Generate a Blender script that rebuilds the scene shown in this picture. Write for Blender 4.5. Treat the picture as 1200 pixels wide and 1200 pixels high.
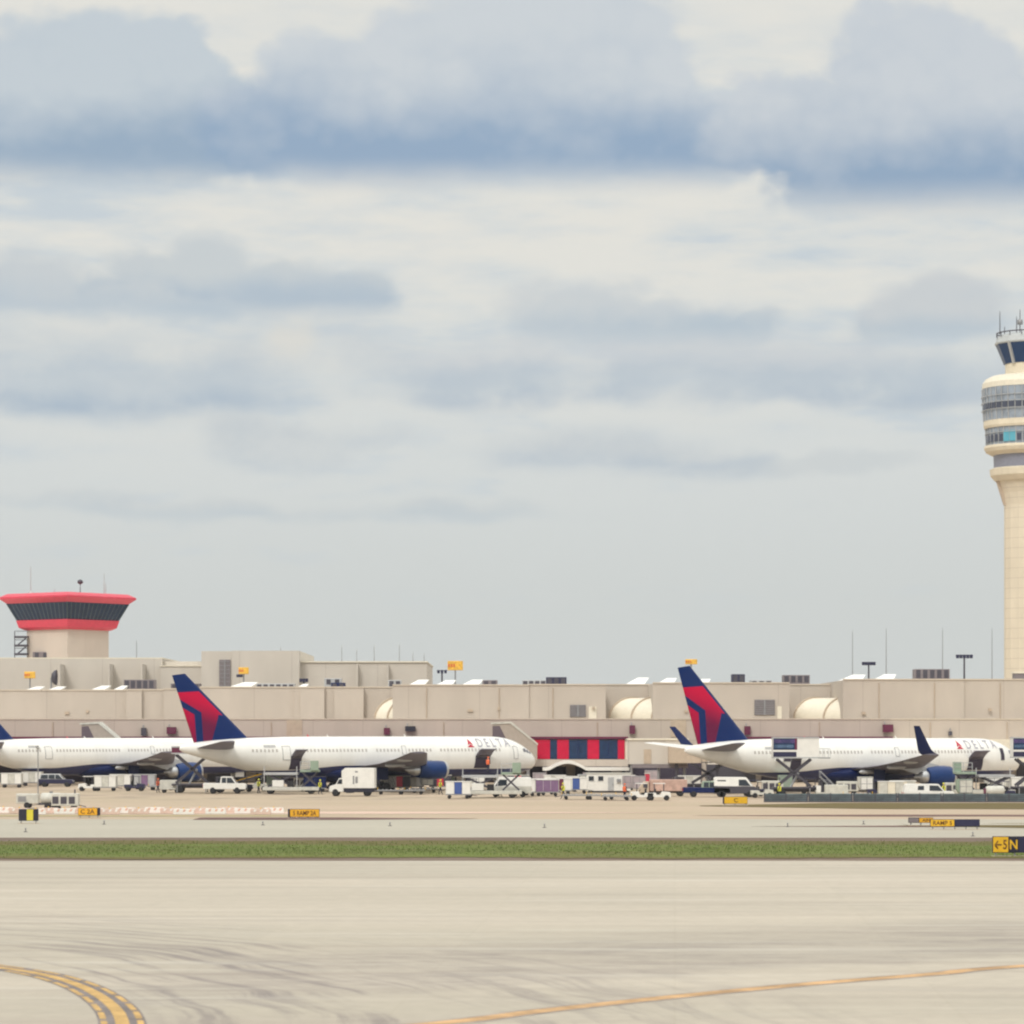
import bpy, bmesh, math, random
from mathutils import Vector, Matrix
random.seed(7)
R = math.radians
PI = math.pi
F = 3640.0      # focal length in units of a 1200 px wide frame
HZ = 859.0      # row of the horizon
EYE = 7.5
scene = bpy.context.scene
for o in list(bpy.data.objects):
    bpy.data.objects.remove(o, do_unlink=True)
COL = scene.collection

# ------------------------------------------------------------------ camera
cd = bpy.data.cameras.new('camera')
cam = bpy.data.objects.new('camera', cd); COL.objects.link(cam)
cam.location = (0, 0, EYE); cam.rotation_euler = (R(90), 0, 0)
cd.sensor_width = 36.0; cd.lens = F / 1200 * 36.0
cd.shift_y = (HZ - 600) / 1200
cd.clip_start = 1.0; cd.clip_end = 20000
cd.dof.use_dof = True; cd.dof.focus_distance = 400; cd.dof.aperture_fstop = 1.45
scene.camera = cam
scene.view_settings.view_transform = 'Standard'
scene.view_settings.look = 'None'
scene.view_settings.exposure = 0.0
scene.view_settings.gamma = 1.0
scene.cycles.filter_width = 2.2
scene.cycles.max_bounces = 5
scene.cycles.use_denoising = True
scene.cycles.use_adaptive_sampling = True
scene.cycles.adaptive_threshold = .02

def lin(c):
    c = c / 255.0
    return c / 12.92 if c <= 0.04045 else ((c + 0.055) / 1.055) ** 2.4
def rgb(r, g, b):
    return (lin(r), lin(g), lin(b), 1.0)

# ------------------------------------------------------------------ node helper
class NT:
    def __init__(s, tree): s.t = tree; s.n = tree.nodes; s.l = tree.links
    def new(s, kind, **kw):
        n = s.n.new(kind)
        for k, v in kw.items(): setattr(n, k, v)
        return n
    def put(s, sock, v):
        if hasattr(v, 'is_output'): s.l.new(v, sock)
        else: sock.default_value = v
    def m(s, op, a, b=None, c=None, clamp=False):
        n = s.new('ShaderNodeMath', operation=op); n.use_clamp = clamp
        s.put(n.inputs[0], a)
        if b is not None: s.put(n.inputs[1], b)
        if c is not None: s.put(n.inputs[2], c)
        return n.outputs[0]
    def ss(s, v, a, b, oa=0.0, ob=1.0):      # smoothstep map
        n = s.new('ShaderNodeMapRange', interpolation_type='SMOOTHSTEP')
        s.put(n.inputs[0], v); s.put(n.inputs[1], a); s.put(n.inputs[2], b)
        n.inputs[3].default_value = oa; n.inputs[4].default_value = ob
        return n.outputs[0]
    def mix(s, f, a, b, mode='MIX'):
        n = s.new('ShaderNodeMix', data_type='RGBA', blend_type=mode)
        s.put(n.inputs[0], f); s.put(n.inputs[6], a); s.put(n.inputs[7], b)
        return n.outputs[2]
    def noise(s, vec, scale, detail=3, rough=0.5, out=0, dist=0.0):
        n = s.new('ShaderNodeTexNoise')
        s.put(n.inputs['Vector'], vec); n.inputs['Scale'].default_value = scale
        n.inputs['Detail'].default_value = detail; n.inputs['Roughness'].default_value = rough
        n.inputs['Distortion'].default_value = dist
        return n.outputs[out]
    def mapping(s, vec, loc=(0,0,0), rot=(0,0,0), sc=(1,1,1)):
        n = s.new('ShaderNodeMapping')
        s.put(n.inputs[0], vec)
        n.inputs[1].default_value = loc; n.inputs[2].default_value = rot; n.inputs[3].default_value = sc
        return n.outputs[0]

# ------------------------------------------------------------------ world
SUN_EL, SUN_AZ = R(40), R(198)    # azimuth clockwise from +Y: behind and left of the camera
world = bpy.data.worlds.new('World'); scene.world = world; world.use_nodes = True
w = NT(world.node_tree); w.n.clear()
sky = w.new('ShaderNodeTexSky', sky_type='NISHITA'); sky.sun_disc = False
sky.sun_elevation = SUN_EL; sky.sun_rotation = SUN_AZ
sky.dust_density = 3.0
bgs = w.new('ShaderNodeBackground'); w.l.new(sky.outputs[0], bgs.inputs[0]); bgs.inputs[1].default_value = 0.10
tc = w.new('ShaderNodeTexCoord'); D = tc.outputs['Generated']
sep = w.new('ShaderNodeSeparateXYZ'); w.l.new(D, sep.inputs[0])
az = w.m('ARCTAN2', sep.outputs[0], sep.outputs[1])
el = w.m('ARCSINE', sep.outputs[2])
U0 = w.m('MULTIPLY_ADD', az, F, 600.0)           # azimuth / elevation in units of 1/3640 rad
V0 = w.m('MULTIPLY_ADD', el, -F, HZ)
def warp(scale, detail, amp_u, amp_v, seed, rough=.55):
    nz = w.noise(w.mapping(D, loc=(seed, seed*1.7, 0), sc=(1, 1, 1.6)), scale, detail, rough, out=1)
    sp = w.new('ShaderNodeSeparateColor'); w.l.new(nz, sp.inputs[0])
    return (w.m('MULTIPLY', w.m('SUBTRACT', sp.outputs[0], .5), amp_u), w.m('MULTIPLY', w.m('SUBTRACT', sp.outputs[1], .5), amp_v))
wu, wv = warp(30, 6, 95, 70, 3.1, .55)
def billow(scale, seed):
    n = w.new('ShaderNodeTexVoronoi', feature='F1'); n.inputs['Scale'].default_value = scale
    w.l.new(w.mapping(D, loc=(seed, seed, seed), sc=(1, 1, 1.15)), n.inputs['Vector'])
    return n.outputs['Distance']
BIL = w.m('ADD', w.m('MULTIPLY', billow(50, 1.3), .62), w.m('MULTIPLY', billow(135, 2.7), .38))
U = w.m('ADD', U0, wu); V = w.m('ADD', V0, wv)
su, sv = warp(24, 5, 240, 70, 9.4)
US = w.m('ADD', U0, su); VS = w.m('ADD', V0, sv)
def blob(cx, cy, rx, ry, soft, wispy=False):
    uu, vv = (US, VS) if wispy else (U, V)
    a = w.m('MULTIPLY', w.m('SUBTRACT', uu, float(cx)), 1.0 / rx)
    b = w.m('MULTIPLY', w.m('SUBTRACT', vv, float(cy)), 1.0 / ry)
    e = w.m('SQRT', w.m('ADD', w.m('MULTIPLY', a, a), w.m('MULTIPLY', b, b)))
    if not wispy: e = w.m('ADD', e, w.m('MULTIPLY', w.m('SUBTRACT', BIL, .42), .46))
    return w.ss(e, 1 + soft, 1 - soft)
def cloud(blobs, base, basesoft, soft, wispy=False):
    mk = None
    for b in blobs:
        x = blob(*b, soft, wispy)
        mk = x if mk is None else w.m('MAXIMUM', mk, x)
    vbase = w.m('ADD', V0, w.m('MULTIPLY', wv, .28))
    return w.m('MULTIPLY', mk, w.ss(vbase, base + basesoft, base - basesoft))
LUMP = w.noise(w.mapping(D, loc=(4, 3, 2), sc=(1, 1, 1.5)), 19, 6, .6)
BANDV = w.ss(w.noise(w.mapping(D, loc=(6, 2, 8), sc=(1, 1, 2)), 9, 4, .6), .36, .58, .42, 1.0)
# backdrop of thin high overcast: streaky cream and grey
st = w.noise(w.mapping(D, loc=(2, 5, 1), sc=(1, 1, 5.5)), 11, 5, .55)
st2 = w.noise(w.mapping(D, loc=(7, 1, 4), sc=(1, 1, 4)), 34, 4, .55)
stm = w.m('MULTIPLY_ADD', st2, .5, w.m('MULTIPLY', st, .8))
low = rgb(210, 214, 212); midc = rgb(216, 220, 219); cream = rgb(231, 229, 221); cool = rgb(197, 208, 216)
g1 = w.ss(V0, 740.0, 520.0)
c = w.mix(g1, low, midc)
hi = w.m('MULTIPLY', w.ss(stm, .52, .80), w.ss(V0, 620.0, 260.0))
c = w.mix(w.m('MULTIPLY', w.ss(stm, .62, .44), w.ss(V0, 800.0, 420.0, 0, .75)), c, cool)
c = w.mix(hi, c, cream)
c = w.mix(w.ss(V0, 150.0, 20.0, 0, .6), c, cream)
TOP = rgb(206, 209, 210); MID = rgb(186, 196, 205); BASE = rgb(150, 171, 197)
def paint(c, mk, vt, vb, top, base, amt):
    vw = w.m('ADD', V0, w.m('MULTIPLY', sv, 1.1))
    var = w.m('ADD', w.m('MULTIPLY', w.m('SUBTRACT', LUMP, .5), 1.3), w.m('MULTIPLY', w.m('SUBTRACT', BIL, .42), .55))
    k = w.m('ADD', w.ss(vw, float(vt) + (vb - vt) * .30, float(vb)), var, clamp=True)
    k = w.m('MULTIPLY', k, w.ss(V0, float(vt) - 10, float(vt) + (vb - vt) * .8, .25, 1.0))
    k = w.m('MAXIMUM', k, w.m('MULTIPLY', BANDV, w.ss(w.m('ADD', V0, w.m('MULTIPLY', sv, .5)), float(vt) + (vb - vt) * .52, float(vb) - 8, 0, 1.0)))
    col = w.mix(k, top, base)
    return w.mix(w.m('MULTIPLY', mk, amt), c, col)
soft_streaks = [
    ([(610, 455, 170, 24), (1010, 452, 210, 26), (520, 440, 90, 22)], 488, 14, 430, 490, (196, 205, 211), (165, 182, 200), 1.0),
    ([(250, 462, 110, 34), (80, 470, 150, 32)], 497, 12, 430, 500, (199, 207, 212), (172, 188, 203), 1.0),
    ([(700, 530, 130, 26), (820, 545, 70, 20), (330, 520, 120, 22)], 560, 16, 500, 556, (202, 208, 211), (180, 193, 205), .95),
    ([(200, 596, 190, 14), (500, 598, 160, 13), (960, 545, 120, 10)], 612, 12, 570, 610, (205, 210, 211), (190, 201, 208), .7),
    ([(40, 420, 200, 40), (330, 410, 110, 34)], 450, 24, 380, 450, (202, 208, 211), (182, 195, 206), .8),
    ([(690, 420, 260, 30), (900, 430, 160, 28)], 455, 24, 400, 450, (206, 210, 213), (186, 197, 207), .75),
]
for bl, base, bs, vt, vb, ct, cb, amt in soft_streaks:
    c = paint(c, w.m('MULTIPLY', cloud(bl, base, bs + 6, .55, True), w.ss(LUMP, .30, .58, .30, 1.0)), vt, vb, rgb(*ct), rgb(*cb), amt)
clouds = [
    ([(250, 332, 66, 52), (325, 345, 80, 38), (408, 352, 58, 30), (175, 330, 55, 26), (120, 352, 90, 22)], 368, 7, 290, 366, (203, 209, 211), (180, 194, 206), 1.0),
    ([(20, 342, 85, 38), (150, 365, 150, 22)], 380, 12, 305, 380, (202, 208, 211), (186, 199, 209), .95),
    ([(680, 372, 95, 42), (790, 380, 100, 30), (860, 386, 60, 20)], 398, 9, 335, 400, (205, 210, 212), (182, 196, 207), .9),
    ([(1095, 378, 85, 42), (1050, 392, 60, 25)], 406, 10, 345, 405, (204, 208, 210), (186, 198, 207), .9),
    ([(1150, -6, 130, 24)], 12, 6, -20, 14, (196, 202, 206), (168, 182, 200), .9),
    ([(110, 115, 130, 95), (190, 95, 70, 65), (20, 145, 150, 80), (250, 150, 100, 62), (90, 190, 230, 75)], 217, 10, 30, 218, (199, 208, 214), (153, 174, 195), 1.0),
    ([(570, 110, 200, 125), (640, 60, 150, 100), (390, 125, 110, 80), (730, 120, 95, 85), (480, 150, 200, 70), (820, 170, 120, 55), (310, 160, 90, 60), (560, 190, 330, 75), (760, 185, 170, 70)], 214, 9, 10, 214, (207, 213, 217), (148, 171, 196), 1.0),
    ([(1055, 125, 105, 105), (1130, 150, 105, 85), (930, 165, 110, 70), (1220, 190, 90, 70), (1000, 180, 150, 60), (1080, 215, 200, 80), (1230, 215, 120, 90)], 245, 11, 40, 246, (205, 211, 216), (146, 169, 194), 1.0),
]
for bl, base, bs, vt, vb, ct, cb, amt in clouds:
    c = paint(c, cloud(bl, base, bs + (19 if vb > 210 and vb < 260 else 9), .15 if vb < 260 else .32), vt, vb, rgb(*ct), rgb(*cb), amt)
# small bright gap
c = w.mix(w.m('MULTIPLY', blob(340, 394, 34, 22, .5), .55), c, rgb(226, 222, 212))
# the overcast gets brighter towards the zenith
zen = w.ss(el, .30, 1.1, 1.0, 2.3)
bgc = w.new('ShaderNodeBackground'); w.l.new(c, bgc.inputs[0]); w.l.new(zen, bgc.inputs[1])
mx = w.new('ShaderNodeMixShader'); mx.inputs[0].default_value = .95
w.l.new(bgs.outputs[0], mx.inputs[1]); w.l.new(bgc.outputs[0], mx.inputs[2])
wo = w.new('ShaderNodeOutputWorld'); w.l.new(mx.outputs[0], wo.inputs[0])

# ------------------------------------------------------------------ sun
sl = bpy.data.lights.new('sun', 'SUN'); sl.energy = 1.5; sl.angle = R(14); sl.color = (1, .96, .90)
so = bpy.data.objects.new('sun', sl); COL.objects.link(so)
dirv = Vector((math.sin(SUN_AZ) * math.cos(SUN_EL), math.cos(SUN_AZ) * math.cos(SUN_EL), math.sin(SUN_EL)))
so.rotation_euler = dirv.to_track_quat('Z', 'Y').to_euler()
so.location = (0, 0, 200)

# ------------------------------------------------------------------ materials
MATS = {}
def mat(name, col, rough=.6, metal=0.0, var=.12, scale=1.5, spec=.5, coat=0.0):
    if name in MATS: return MATS[name]
    m = bpy.data.materials.new(name); m.use_nodes = True; MATS[name] = m
    t = NT(m.node_tree); b = t.n['Principled BSDF']
    b.inputs['Roughness'].default_value = rough; b.inputs['Metallic'].default_value = metal
    b.inputs['Specular IOR Level'].default_value = spec
    b.inputs['Coat Weight'].default_value = coat
    if var > 0:
        tcn = t.new('ShaderNodeTexCoord')
        n = t.noise(tcn.outputs['Object'], scale, 4, .6)
        k = t.ss(n, .3, .7, 1 - var, 1.0)
        cc = t.mix(1.0, col, k, 'MULTIPLY')
        t.l.new(cc, b.inputs['Base Color'])
    else: b.inputs['Base Color'].default_value = col
    return m
def L(r, g, b): return (r, g, b, 1)
white = mat('white_paint', L(.80, .79, .75), .35, var=.08)
offwhite = mat('off_white_paint', L(.62, .61, .55), .5, var=.2)
cream_m = mat('cream_panel', L(.78, .72, .59), .5, var=.08)
greym = mat('grey_metal', L(.30, .30, .31), .45, .3)
lgrey = mat('light_grey_metal', L(.48, .49, .50), .4, .2)
dgrey = mat('dark_grey_metal', L(.075, .07, .09), .5, .2)
black = mat('black_rubber', L(.022, .022, .026), .8)
navy = mat('navy_paint', L(.004, .014, .085), .4, var=.1, spec=.25)
engblue = mat('engine_blue_paint', L(.003, .032, .145), .35, var=.1, spec=.3)
winggrey = mat('wing_and_shade_grey', L(.19, .18, .225), .5, var=.15, spec=.3)  # also paints the shaded near tailplane
silver = mat('bare_metal', L(.62, .63, .64), .3, .8)
glass = mat('dark_glass', L(.02, .028, .04), .12, var=.1, spec=.6)
tglass = mat('tinted_glass', L(.01, .035, .10), .15, var=.3, spec=.5)
cabin = mat('cabin_window_glass', L(.50, .47, .44), .4, var=.1)
void = mat('painted_interior_shade', L(.045, .035, .06), .8)  # dark colour that paints the shade inside openings
red = mat('red_paint', L(.55, .004, .045), .5, spec=.25)
roofred = mat('red_roof_metal', L(.66, .045, .09), .4)
maroon = mat('maroon_paint', L(.13, .012, .05), .5)
orange = mat('orange_plastic', L(.75, .22, .10), .6)
yellow = mat('sign_yellow', L(.80, .46, .012), .5, var=.12, scale=4)
yellow_dark = mat('sign_orange_yellow', L(.82, .42, .012), .5, var=.12, scale=4)
signblack = mat('sign_black', L(.012, .012, .03), .5)
signnavy = mat('sign_navy_back', L(.016, .016, .06), .5)
ink = mat('sign_lettering', L(.14, .05, .01), .6)
hivis = mat('hi_vis_fabric', L(.72, .72, .05), .8)
trouser = mat('dark_fabric', L(.02, .025, .05), .9)
skin = mat('skin', L(.45, .24, .16), .6)
lilac = mat('lilac_curtain', L(.22, .13, .24), .8)
pink = mat('faded_pink_panel', L(.60, .40, .33), .7, var=.3)
blue = mat('blue_curtain', L(.05, .10, .33), .7)
green = mat('pale_green_metal', L(.28, .36, .28), .6)
tan = mat('tan_panel', L(.52, .42, .32), .7)
louvre = mat('louvre_grey', L(.22, .19, .20), .6)
towerc = mat('tower_cream_concrete', L(.77, .69, .54), .8, var=.10, scale=.3)
towerg = mat('tower_glass', L(.34, .40, .48), .25, var=.3, scale=.4)
towert = mat('tower_teal_glass', L(.10, .42, .55), .25)
towerd = mat('tower_dark_glass', L(.05, .06, .10), .2)
cabblue = mat('cab_blue_glass', L(.003, .035, .12), .3, spec=.25)
amber = mat('amber_sign_face', L(.95, .55, .07), .5, var=.3, scale=2.5)

def panel_mat(name, c1, c2, bw, bh, mortar):
    m = bpy.data.materials.new(name); m.use_nodes = True; MATS[name] = m
    t = NT(m.node_tree); b = t.n['Principled BSDF']; b.inputs['Roughness'].default_value = .85
    tcn = t.new('ShaderNodeTexCoord')
    sp = t.new('ShaderNodeSeparateXYZ'); t.l.new(tcn.outputs['Object'], sp.inputs[0])
    cb = t.new('ShaderNodeCombineXYZ')
    t.l.new(t.m('ADD', sp.outputs[0], sp.outputs[1]), cb.inputs[0]); t.l.new(sp.outputs[2], cb.inputs[1])
    br = t.new('ShaderNodeTexBrick'); br.offset = 0.0; br.squash = 1.0
    t.l.new(cb.outputs[0], br.inputs['Vector'])
    br.inputs['Color1'].default_value = c1; br.inputs['Color2'].default_value = c2
    br.inputs['Mortar'].default_value = (c1[0] * .82, c1[1] * .80, c1[2] * .80, 1)
    br.inputs['Scale'].default_value = 1.0; br.inputs['Mortar Size'].default_value = mortar
    br.inputs['Brick Width'].default_value = bw; br.inputs['Row Height'].default_value = bh
    n = t.noise(t.mapping(tcn.outputs['Object'], sc=(1, 1, .35)), .25, 5, .6)
    cc = t.mix(1.0, br.outputs[0], t.ss(n, .3, .75, .93, 1.03), 'MULTIPLY')
    t.l.new(cc, b.inputs['Base Color'])
    return m
wall_m = panel_mat('precast_wall', L(.51, .442, .38), L(.525, .455, .392), 7.6, 6.4, .05)
wall2_m = panel_mat('precast_wall_upper', L(.53, .468, .402), L(.54, .478, .412), 11.0, 9.0, .05)
wall3_m = panel_mat('precast_wall_far', L(.585, .54, .48), L(.60, .555, .495), 9.0, 12.0, .05)
drum_m = panel_mat('red_tower_base_wall', L(.56, .485, .42), L(.57, .495, .43), 40, 40, .03)
shaft_m = panel_mat('tower_shaft_concrete', L(.73, .65, .515), L(.72, .64, .505), 40, 2.9, .10)

# ------------------------------------------------------------------ mesh builder
class MB:
    def __init__(s): s.v = []; s.f = []; s.sm = []
    def add(s, vs, fs, smooth=False):
        k = len(s.v); s.v += [tuple(p) for p in vs]
        for f in fs: s.f.append([i + k for i in f]); s.sm.append(smooth)
        return s
    def box(s, x0, x1, y0, y1, z0, z1, M=None):
        vs = [(x0,y0,z0),(x1,y0,z0),(x1,y1,z0),(x0,y1,z0),(x0,y0,z1),(x1,y0,z1),(x1,y1,z1),(x0,y1,z1)]
        if M: vs = [M @ Vector(p) for p in vs]
        return s.add(vs, [(0,3,2,1),(4,5,6,7),(0,1,5,4),(1,2,6,5),(2,3,7,6),(3,0,4,7)])
    def cyl(s, p0, p1, r0, r1=None, n=12, caps=True, smooth=True):
        if r1 is None: r1 = r0
        p0, p1 = Vector(p0), Vector(p1); d = (p1 - p0).normalized()
        a = d.orthogonal().normalized(); b = d.cross(a)
        vs = []
        for p, r in ((p0, r0), (p1, r1)):
            for i in range(n):
                t = 2 * PI * i / n; vs.append(p + (a * math.cos(t) + b * math.sin(t)) * r)
        s.add(vs, [(i, (i + 1) % n, n + (i + 1) % n, n + i) for i in range(n)], smooth)
        if caps: s.add(vs[:n], [tuple(range(n))[::-1]]); s.add(vs[n:], [tuple(range(n))])
        return s
    def bar(s, p0, p1, w, h=None):
        h = h or w
        p0, p1 = Vector(p0), Vector(p1); d = (p1 - p0).normalized()
        up = Vector((0, 0, 1)) if abs(d.z) < .95 else Vector((0, 1, 0))
        a = d.cross(up).normalized() * w / 2; b = a.cross(d).normalized() * h / 2
        vs = [p + q for p in (p0, p1) for q in (a + b, a - b, -a - b, -a + b)]
        return s.add(vs, [(0,1,5,4),(1,2,6,5),(2,3,7,6),(3,0,4,7),(3,2,1,0),(4,5,6,7)])
    def prism(s, poly, y0, y1, inset=0.0):    # polygon in x-z pushed along y
        n = len(poly)
        cx = sum(p[0] for p in poly) / n; cz = sum(p[1] for p in poly) / n
        vs = [(p[0], y0, p[1]) for p in poly] + [(p[0], y1, p[1]) for p in poly]
        return s.add(vs, [tuple(range(n)), tuple(range(2 * n - 1, n - 1, -1))] + [(i, n + i, n + (i + 1) % n, (i + 1) % n) for i in range(n)])
    def rings(s, rr, smooth=True, close=True, caps=True):
        n = len(rr[0]); k = []
        for r in rr: k += [tuple(p) for p in r]
        fs = []
        for j in range(len(rr) - 1):
            for i in range(n if close else n - 1):
                a = j * n + i; b = j * n + (i + 1) % n
                fs.append((a, b, b + n, a + n))
        s.add(k, fs, smooth)
        if caps: s.add(rr[0], [tuple(range(n))[::-1]]); s.add(rr[-1], [tuple(range(n))])
        return s
    def lathe(s, prof, n=24, axis='z', c=(0, 0, 0), smooth=True, rot=0.0):
        rr = []
        for r, h in prof:
            ring = []
            for i in range(n):
                t = 2 * PI * i / n + rot
                if axis == 'z': ring.append((c[0] + r * math.cos(t), c[1] + r * math.sin(t), c[2] + h))
                else: ring.append((c[0] + h, c[1] + r * math.cos(t), c[2] + r * math.sin(t)))
            rr.append(ring)
        return s.rings(rr, smooth)
    def build(s, name, m, parent=None, bevel=0.0, kind=None):
        me = bpy.data.meshes.new(name); me.from_pydata(s.v, [], s.f); me.update()
        bm = bmesh.new(); bm.from_mesh(me)
        bmesh.ops.recalc_face_normals(bm, faces=bm.faces)
        bm.to_mesh(me); bm.free()
        for p, q in zip(me.polygons, s.sm): p.use_smooth = q
        me.materials.append(m)
        o = bpy.data.objects.new(name, me); COL.objects.link(o)
        if parent: o.parent = parent
        if kind: o['kind'] = kind
        if bevel:
            b = o.modifiers.new('bevel', 'BEVEL'); b.width = bevel; b.segments = 2; b.limit_method = 'ANGLE'
        return o
def thing(name, label, cat, loc=(0, 0, 0), rz=0, group=None):
    o = bpy.data.objects.new(name, None); COL.objects.link(o)
    o.location = loc; o.rotation_euler = (0, 0, rz); o.empty_display_size = .5
    o['label'] = label; o['category'] = cat
    if group: o['group'] = group
    return o
def tag(o, label, cat, group=None):
    o['label'] = label; o['category'] = cat
    if group: o['group'] = group
    return o
def copy_tree(o, parent=None):
    c = o.copy(); COL.objects.link(c); c.parent = parent
    for ch in [k for k in o.children]: copy_tree(ch, c)
    return c
PROTO = {}
def place(key, maker, label, cat, px, row, rz=0, group=None, d=None):
    """the first call of a kind builds it, later calls copy it; row = row of its ground contact"""
    if d is None: d = F * EYE / (row - HZ)
    if key not in PROTO:
        o = maker(); PROTO[key] = o
    else: o = copy_tree(PROTO[key])
    o.location = ((px - 600) / F * d, d, 0); o.rotation_euler = (0, 0, rz)
    o['label'] = label; o['category'] = cat
    if group: o['group'] = group
    elif 'group' in o: del o['group']
    return o
def X(px, d): return (px - 600) / F * d
def Z(row, d): return EYE - (row - HZ) / F * d

def text_mesh(txt, size, bold=0.0):
    cu = bpy.data.curves.new('t', 'FONT'); cu.body = txt; cu.size = size; cu.offset = bold
    cu.align_x = 'LEFT'
    ob = bpy.data.objects.new('t', cu); COL.objects.link(ob)
    dg = bpy.context.evaluated_depsgraph_get(); dg.update()
    me = bpy.data.meshes.new_from_object(ob.evaluated_get(dg))
    bpy.data.objects.remove(ob, do_unlink=True)
    return me

# ------------------------------------------------------------------ ground
def ground_mat(name, c1, c2, streak=(0, 0, 0), kind='plain', rough=.9):
    m = bpy.data.materials.new(name); m.use_nodes = True
    t = NT(m.node_tree); b = t.n['Principled BSDF']; b.inputs['Roughness'].default_value = rough
    b.inputs['Specular IOR Level'].default_value = .25
    g = t.new('ShaderNodeNewGeometry'); P = g.outputs['Position']
    big = t.noise(t.mapping(P, sc=(.25, 1, 1)), .05, 5, .55)
    fine = t.noise(P, 1.3, 5, .65)
    c = t.mix(t.ss(big, .35, .65), c1, c2)
    c = t.mix(1.0, c, t.ss(fine, .25, .75, .93, 1.04), 'MULTIPLY')
    if kind == 'near':
        # paving joints, a slab grid turned a little to the view
        br = t.new('ShaderNodeTexBrick'); br.offset = 0
        t.l.new(t.mapping(P, rot=(0, 0, R(3))), br.inputs['Vector'])
        br.inputs['Color1'].default_value = (1, 1, 1, 1); br.inputs['Color2'].default_value = (.965, .97, .975, 1)
        br.inputs['Mortar'].default_value = (.94, .94, .93, 1); br.inputs['Scale'].default_value = 1
        br.inputs['Mortar Size'].default_value = .035; br.inputs['Brick Width'].default_value = 7.6; br.inputs['Row Height'].default_value = 7.6
        c = t.mix(.8, c, br.outputs[0], 'MULTIPLY')
        # rubber laid down along the taxi curve: rings about the turn's centre
        sp = t.new('ShaderNodeSeparateXYZ'); t.l.new(P, sp.inputs[0])
        dx = t.m('ADD', sp.outputs[0], 59.5); dy = t.m('SUBTRACT', sp.outputs[1], 73.0)
        wob = t.m('MULTIPLY', t.m('SUBTRACT', t.noise(P, .07, 3, .5), .5), 4.0)
        rad = t.m('ADD', t.m('SQRT', t.m('ADD', t.m('MULTIPLY', dx, dx), t.m('MULTIPLY', dy, dy))), wob)
        ang = t.m('ARCTAN2', dy, dx)
        cb = t.new('ShaderNodeCombineXYZ'); t.l.new(rad, cb.inputs[0]); t.l.new(t.m('MULTIPLY', ang, 3.0), cb.inputs[1])
        rn = t.noise(t.mapping(cb.outputs[0], sc=(1.1, .9, 1)), 1.0, 5, .65)
        tm = t.m('MULTIPLY', t.ss(rn, .46, .68), t.m('MULTIPLY', t.ss(rad, 50.0, 52.5), t.ss(rad, 74.0, 58.0)))
        patch = t.ss(t.noise(P, .10, 4, .6), .28, .52)
        tm = t.m('MULTIPLY', tm, patch)
        c = t.mix(t.m('MULTIPLY', tm, .68), c, L(.14, .12, .13))
        # wheel-track lane crossing from left to right, at a slight slant
        la = t.m('ADD', t.m('ADD', sp.outputs[1], t.m('MULTIPLY', sp.outputs[0], -.72)), t.m('MULTIPLY', t.m('SUBTRACT', t.noise(P, .25, 3, .6), .5), 7.0))
        band = t.m('MULTIPLY', t.m('MULTIPLY', t.ss(la, 91.0, 94.0), t.ss(la, 117.0, 104.0)), t.ss(sp.outputs[0], -16.0, -6.0))
        ln = t.noise(t.mapping(P, rot=(0, 0, R(-36)), sc=(.22, .8, 1)), 1.0, 6, .68, dist=.9)
        lane = t.m('MULTIPLY', band, t.m('MULTIPLY', t.ss(ln, .40, .66), t.ss(t.noise(P, .13, 4, .6), .30, .60)))
        c = t.mix(t.m('MULTIPLY', band, .16), c, L(.22, .19, .19))
        c = t.mix(t.m('MULTIPLY', lane, .42), c, L(.14, .12, .125))
        # long faint streaks farther out
        fs = t.noise(t.mapping(P, rot=(0, 0, R(-4)), sc=(.022, .35, 1)), 1.0, 5, .6)
        c = t.mix(t.ss(fs, .47, .70, 0, .30), c, L(.24, .20, .175))
        fs2 = t.noise(t.mapping(P, loc=(5, 9, 0), rot=(0, 0, R(6)), sc=(.04, .6, 1)), 1.0, 5, .6)
        c = t.mix(t.ss(fs2, .50, .75, 0, .30), c, L(.62, .60, .54))
    if kind == 'apron':
        fs = t.noise(t.mapping(P, sc=(.03, .30, 1)), 1.0, 5, .6)
        c = t.mix(t.ss(fs, .48, .72, 0, .45), c, L(.33, .26, .20))
        st = t.noise(t.mapping(P, sc=(.35, .5, 1)), .35, 4, .6)
        sp = t.new('ShaderNodeSeparateXYZ'); t.l.new(P, sp.inputs[0])
        c = t.mix(t.m('MULTIPLY', t.ss(st, .5, .68), t.ss(sp.outputs[1], 335.0, 360.0, 0, .55)), c, L(.13, .11, .11))
    if kind == 'grass':
        n1 = t.noise(t.mapping(P, sc=(.15, 1, 1)), .5, 5, .65)
        sp = t.new('ShaderNodeSeparateXYZ'); t.l.new(P, sp.inputs[0])
        n1 = t.m('ADD', n1, t.m('MULTIPLY', t.ss(t.m('ABSOLUTE', t.m('SUBTRACT', sp.outputs[1], 198.0)), 7.0, 16.0), .36))
        c = t.mix(t.ss(n1, .42, .72, 0, .8), c, L(.115, .085, .03))
    t.l.new(c, b.inputs['Base Color'])
    bp = t.new('ShaderNodeBump'); bp.inputs['Strength'].default_value = .25; bp.inputs['Distance'].default_value = .02
    t.l.new(t.noise(P, 6, 4, .7), bp.inputs['Height']); t.l.new(bp.outputs[0], b.inputs['Normal'])
    return m
def sheet(name, pts, z, m, wig=0.0, seg=None):
    mb = MB()
    mb.add([(x, y, z) for x, y in pts], [tuple(range(len(pts)))])
    return mb.build(name, m, kind='structure')
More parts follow.
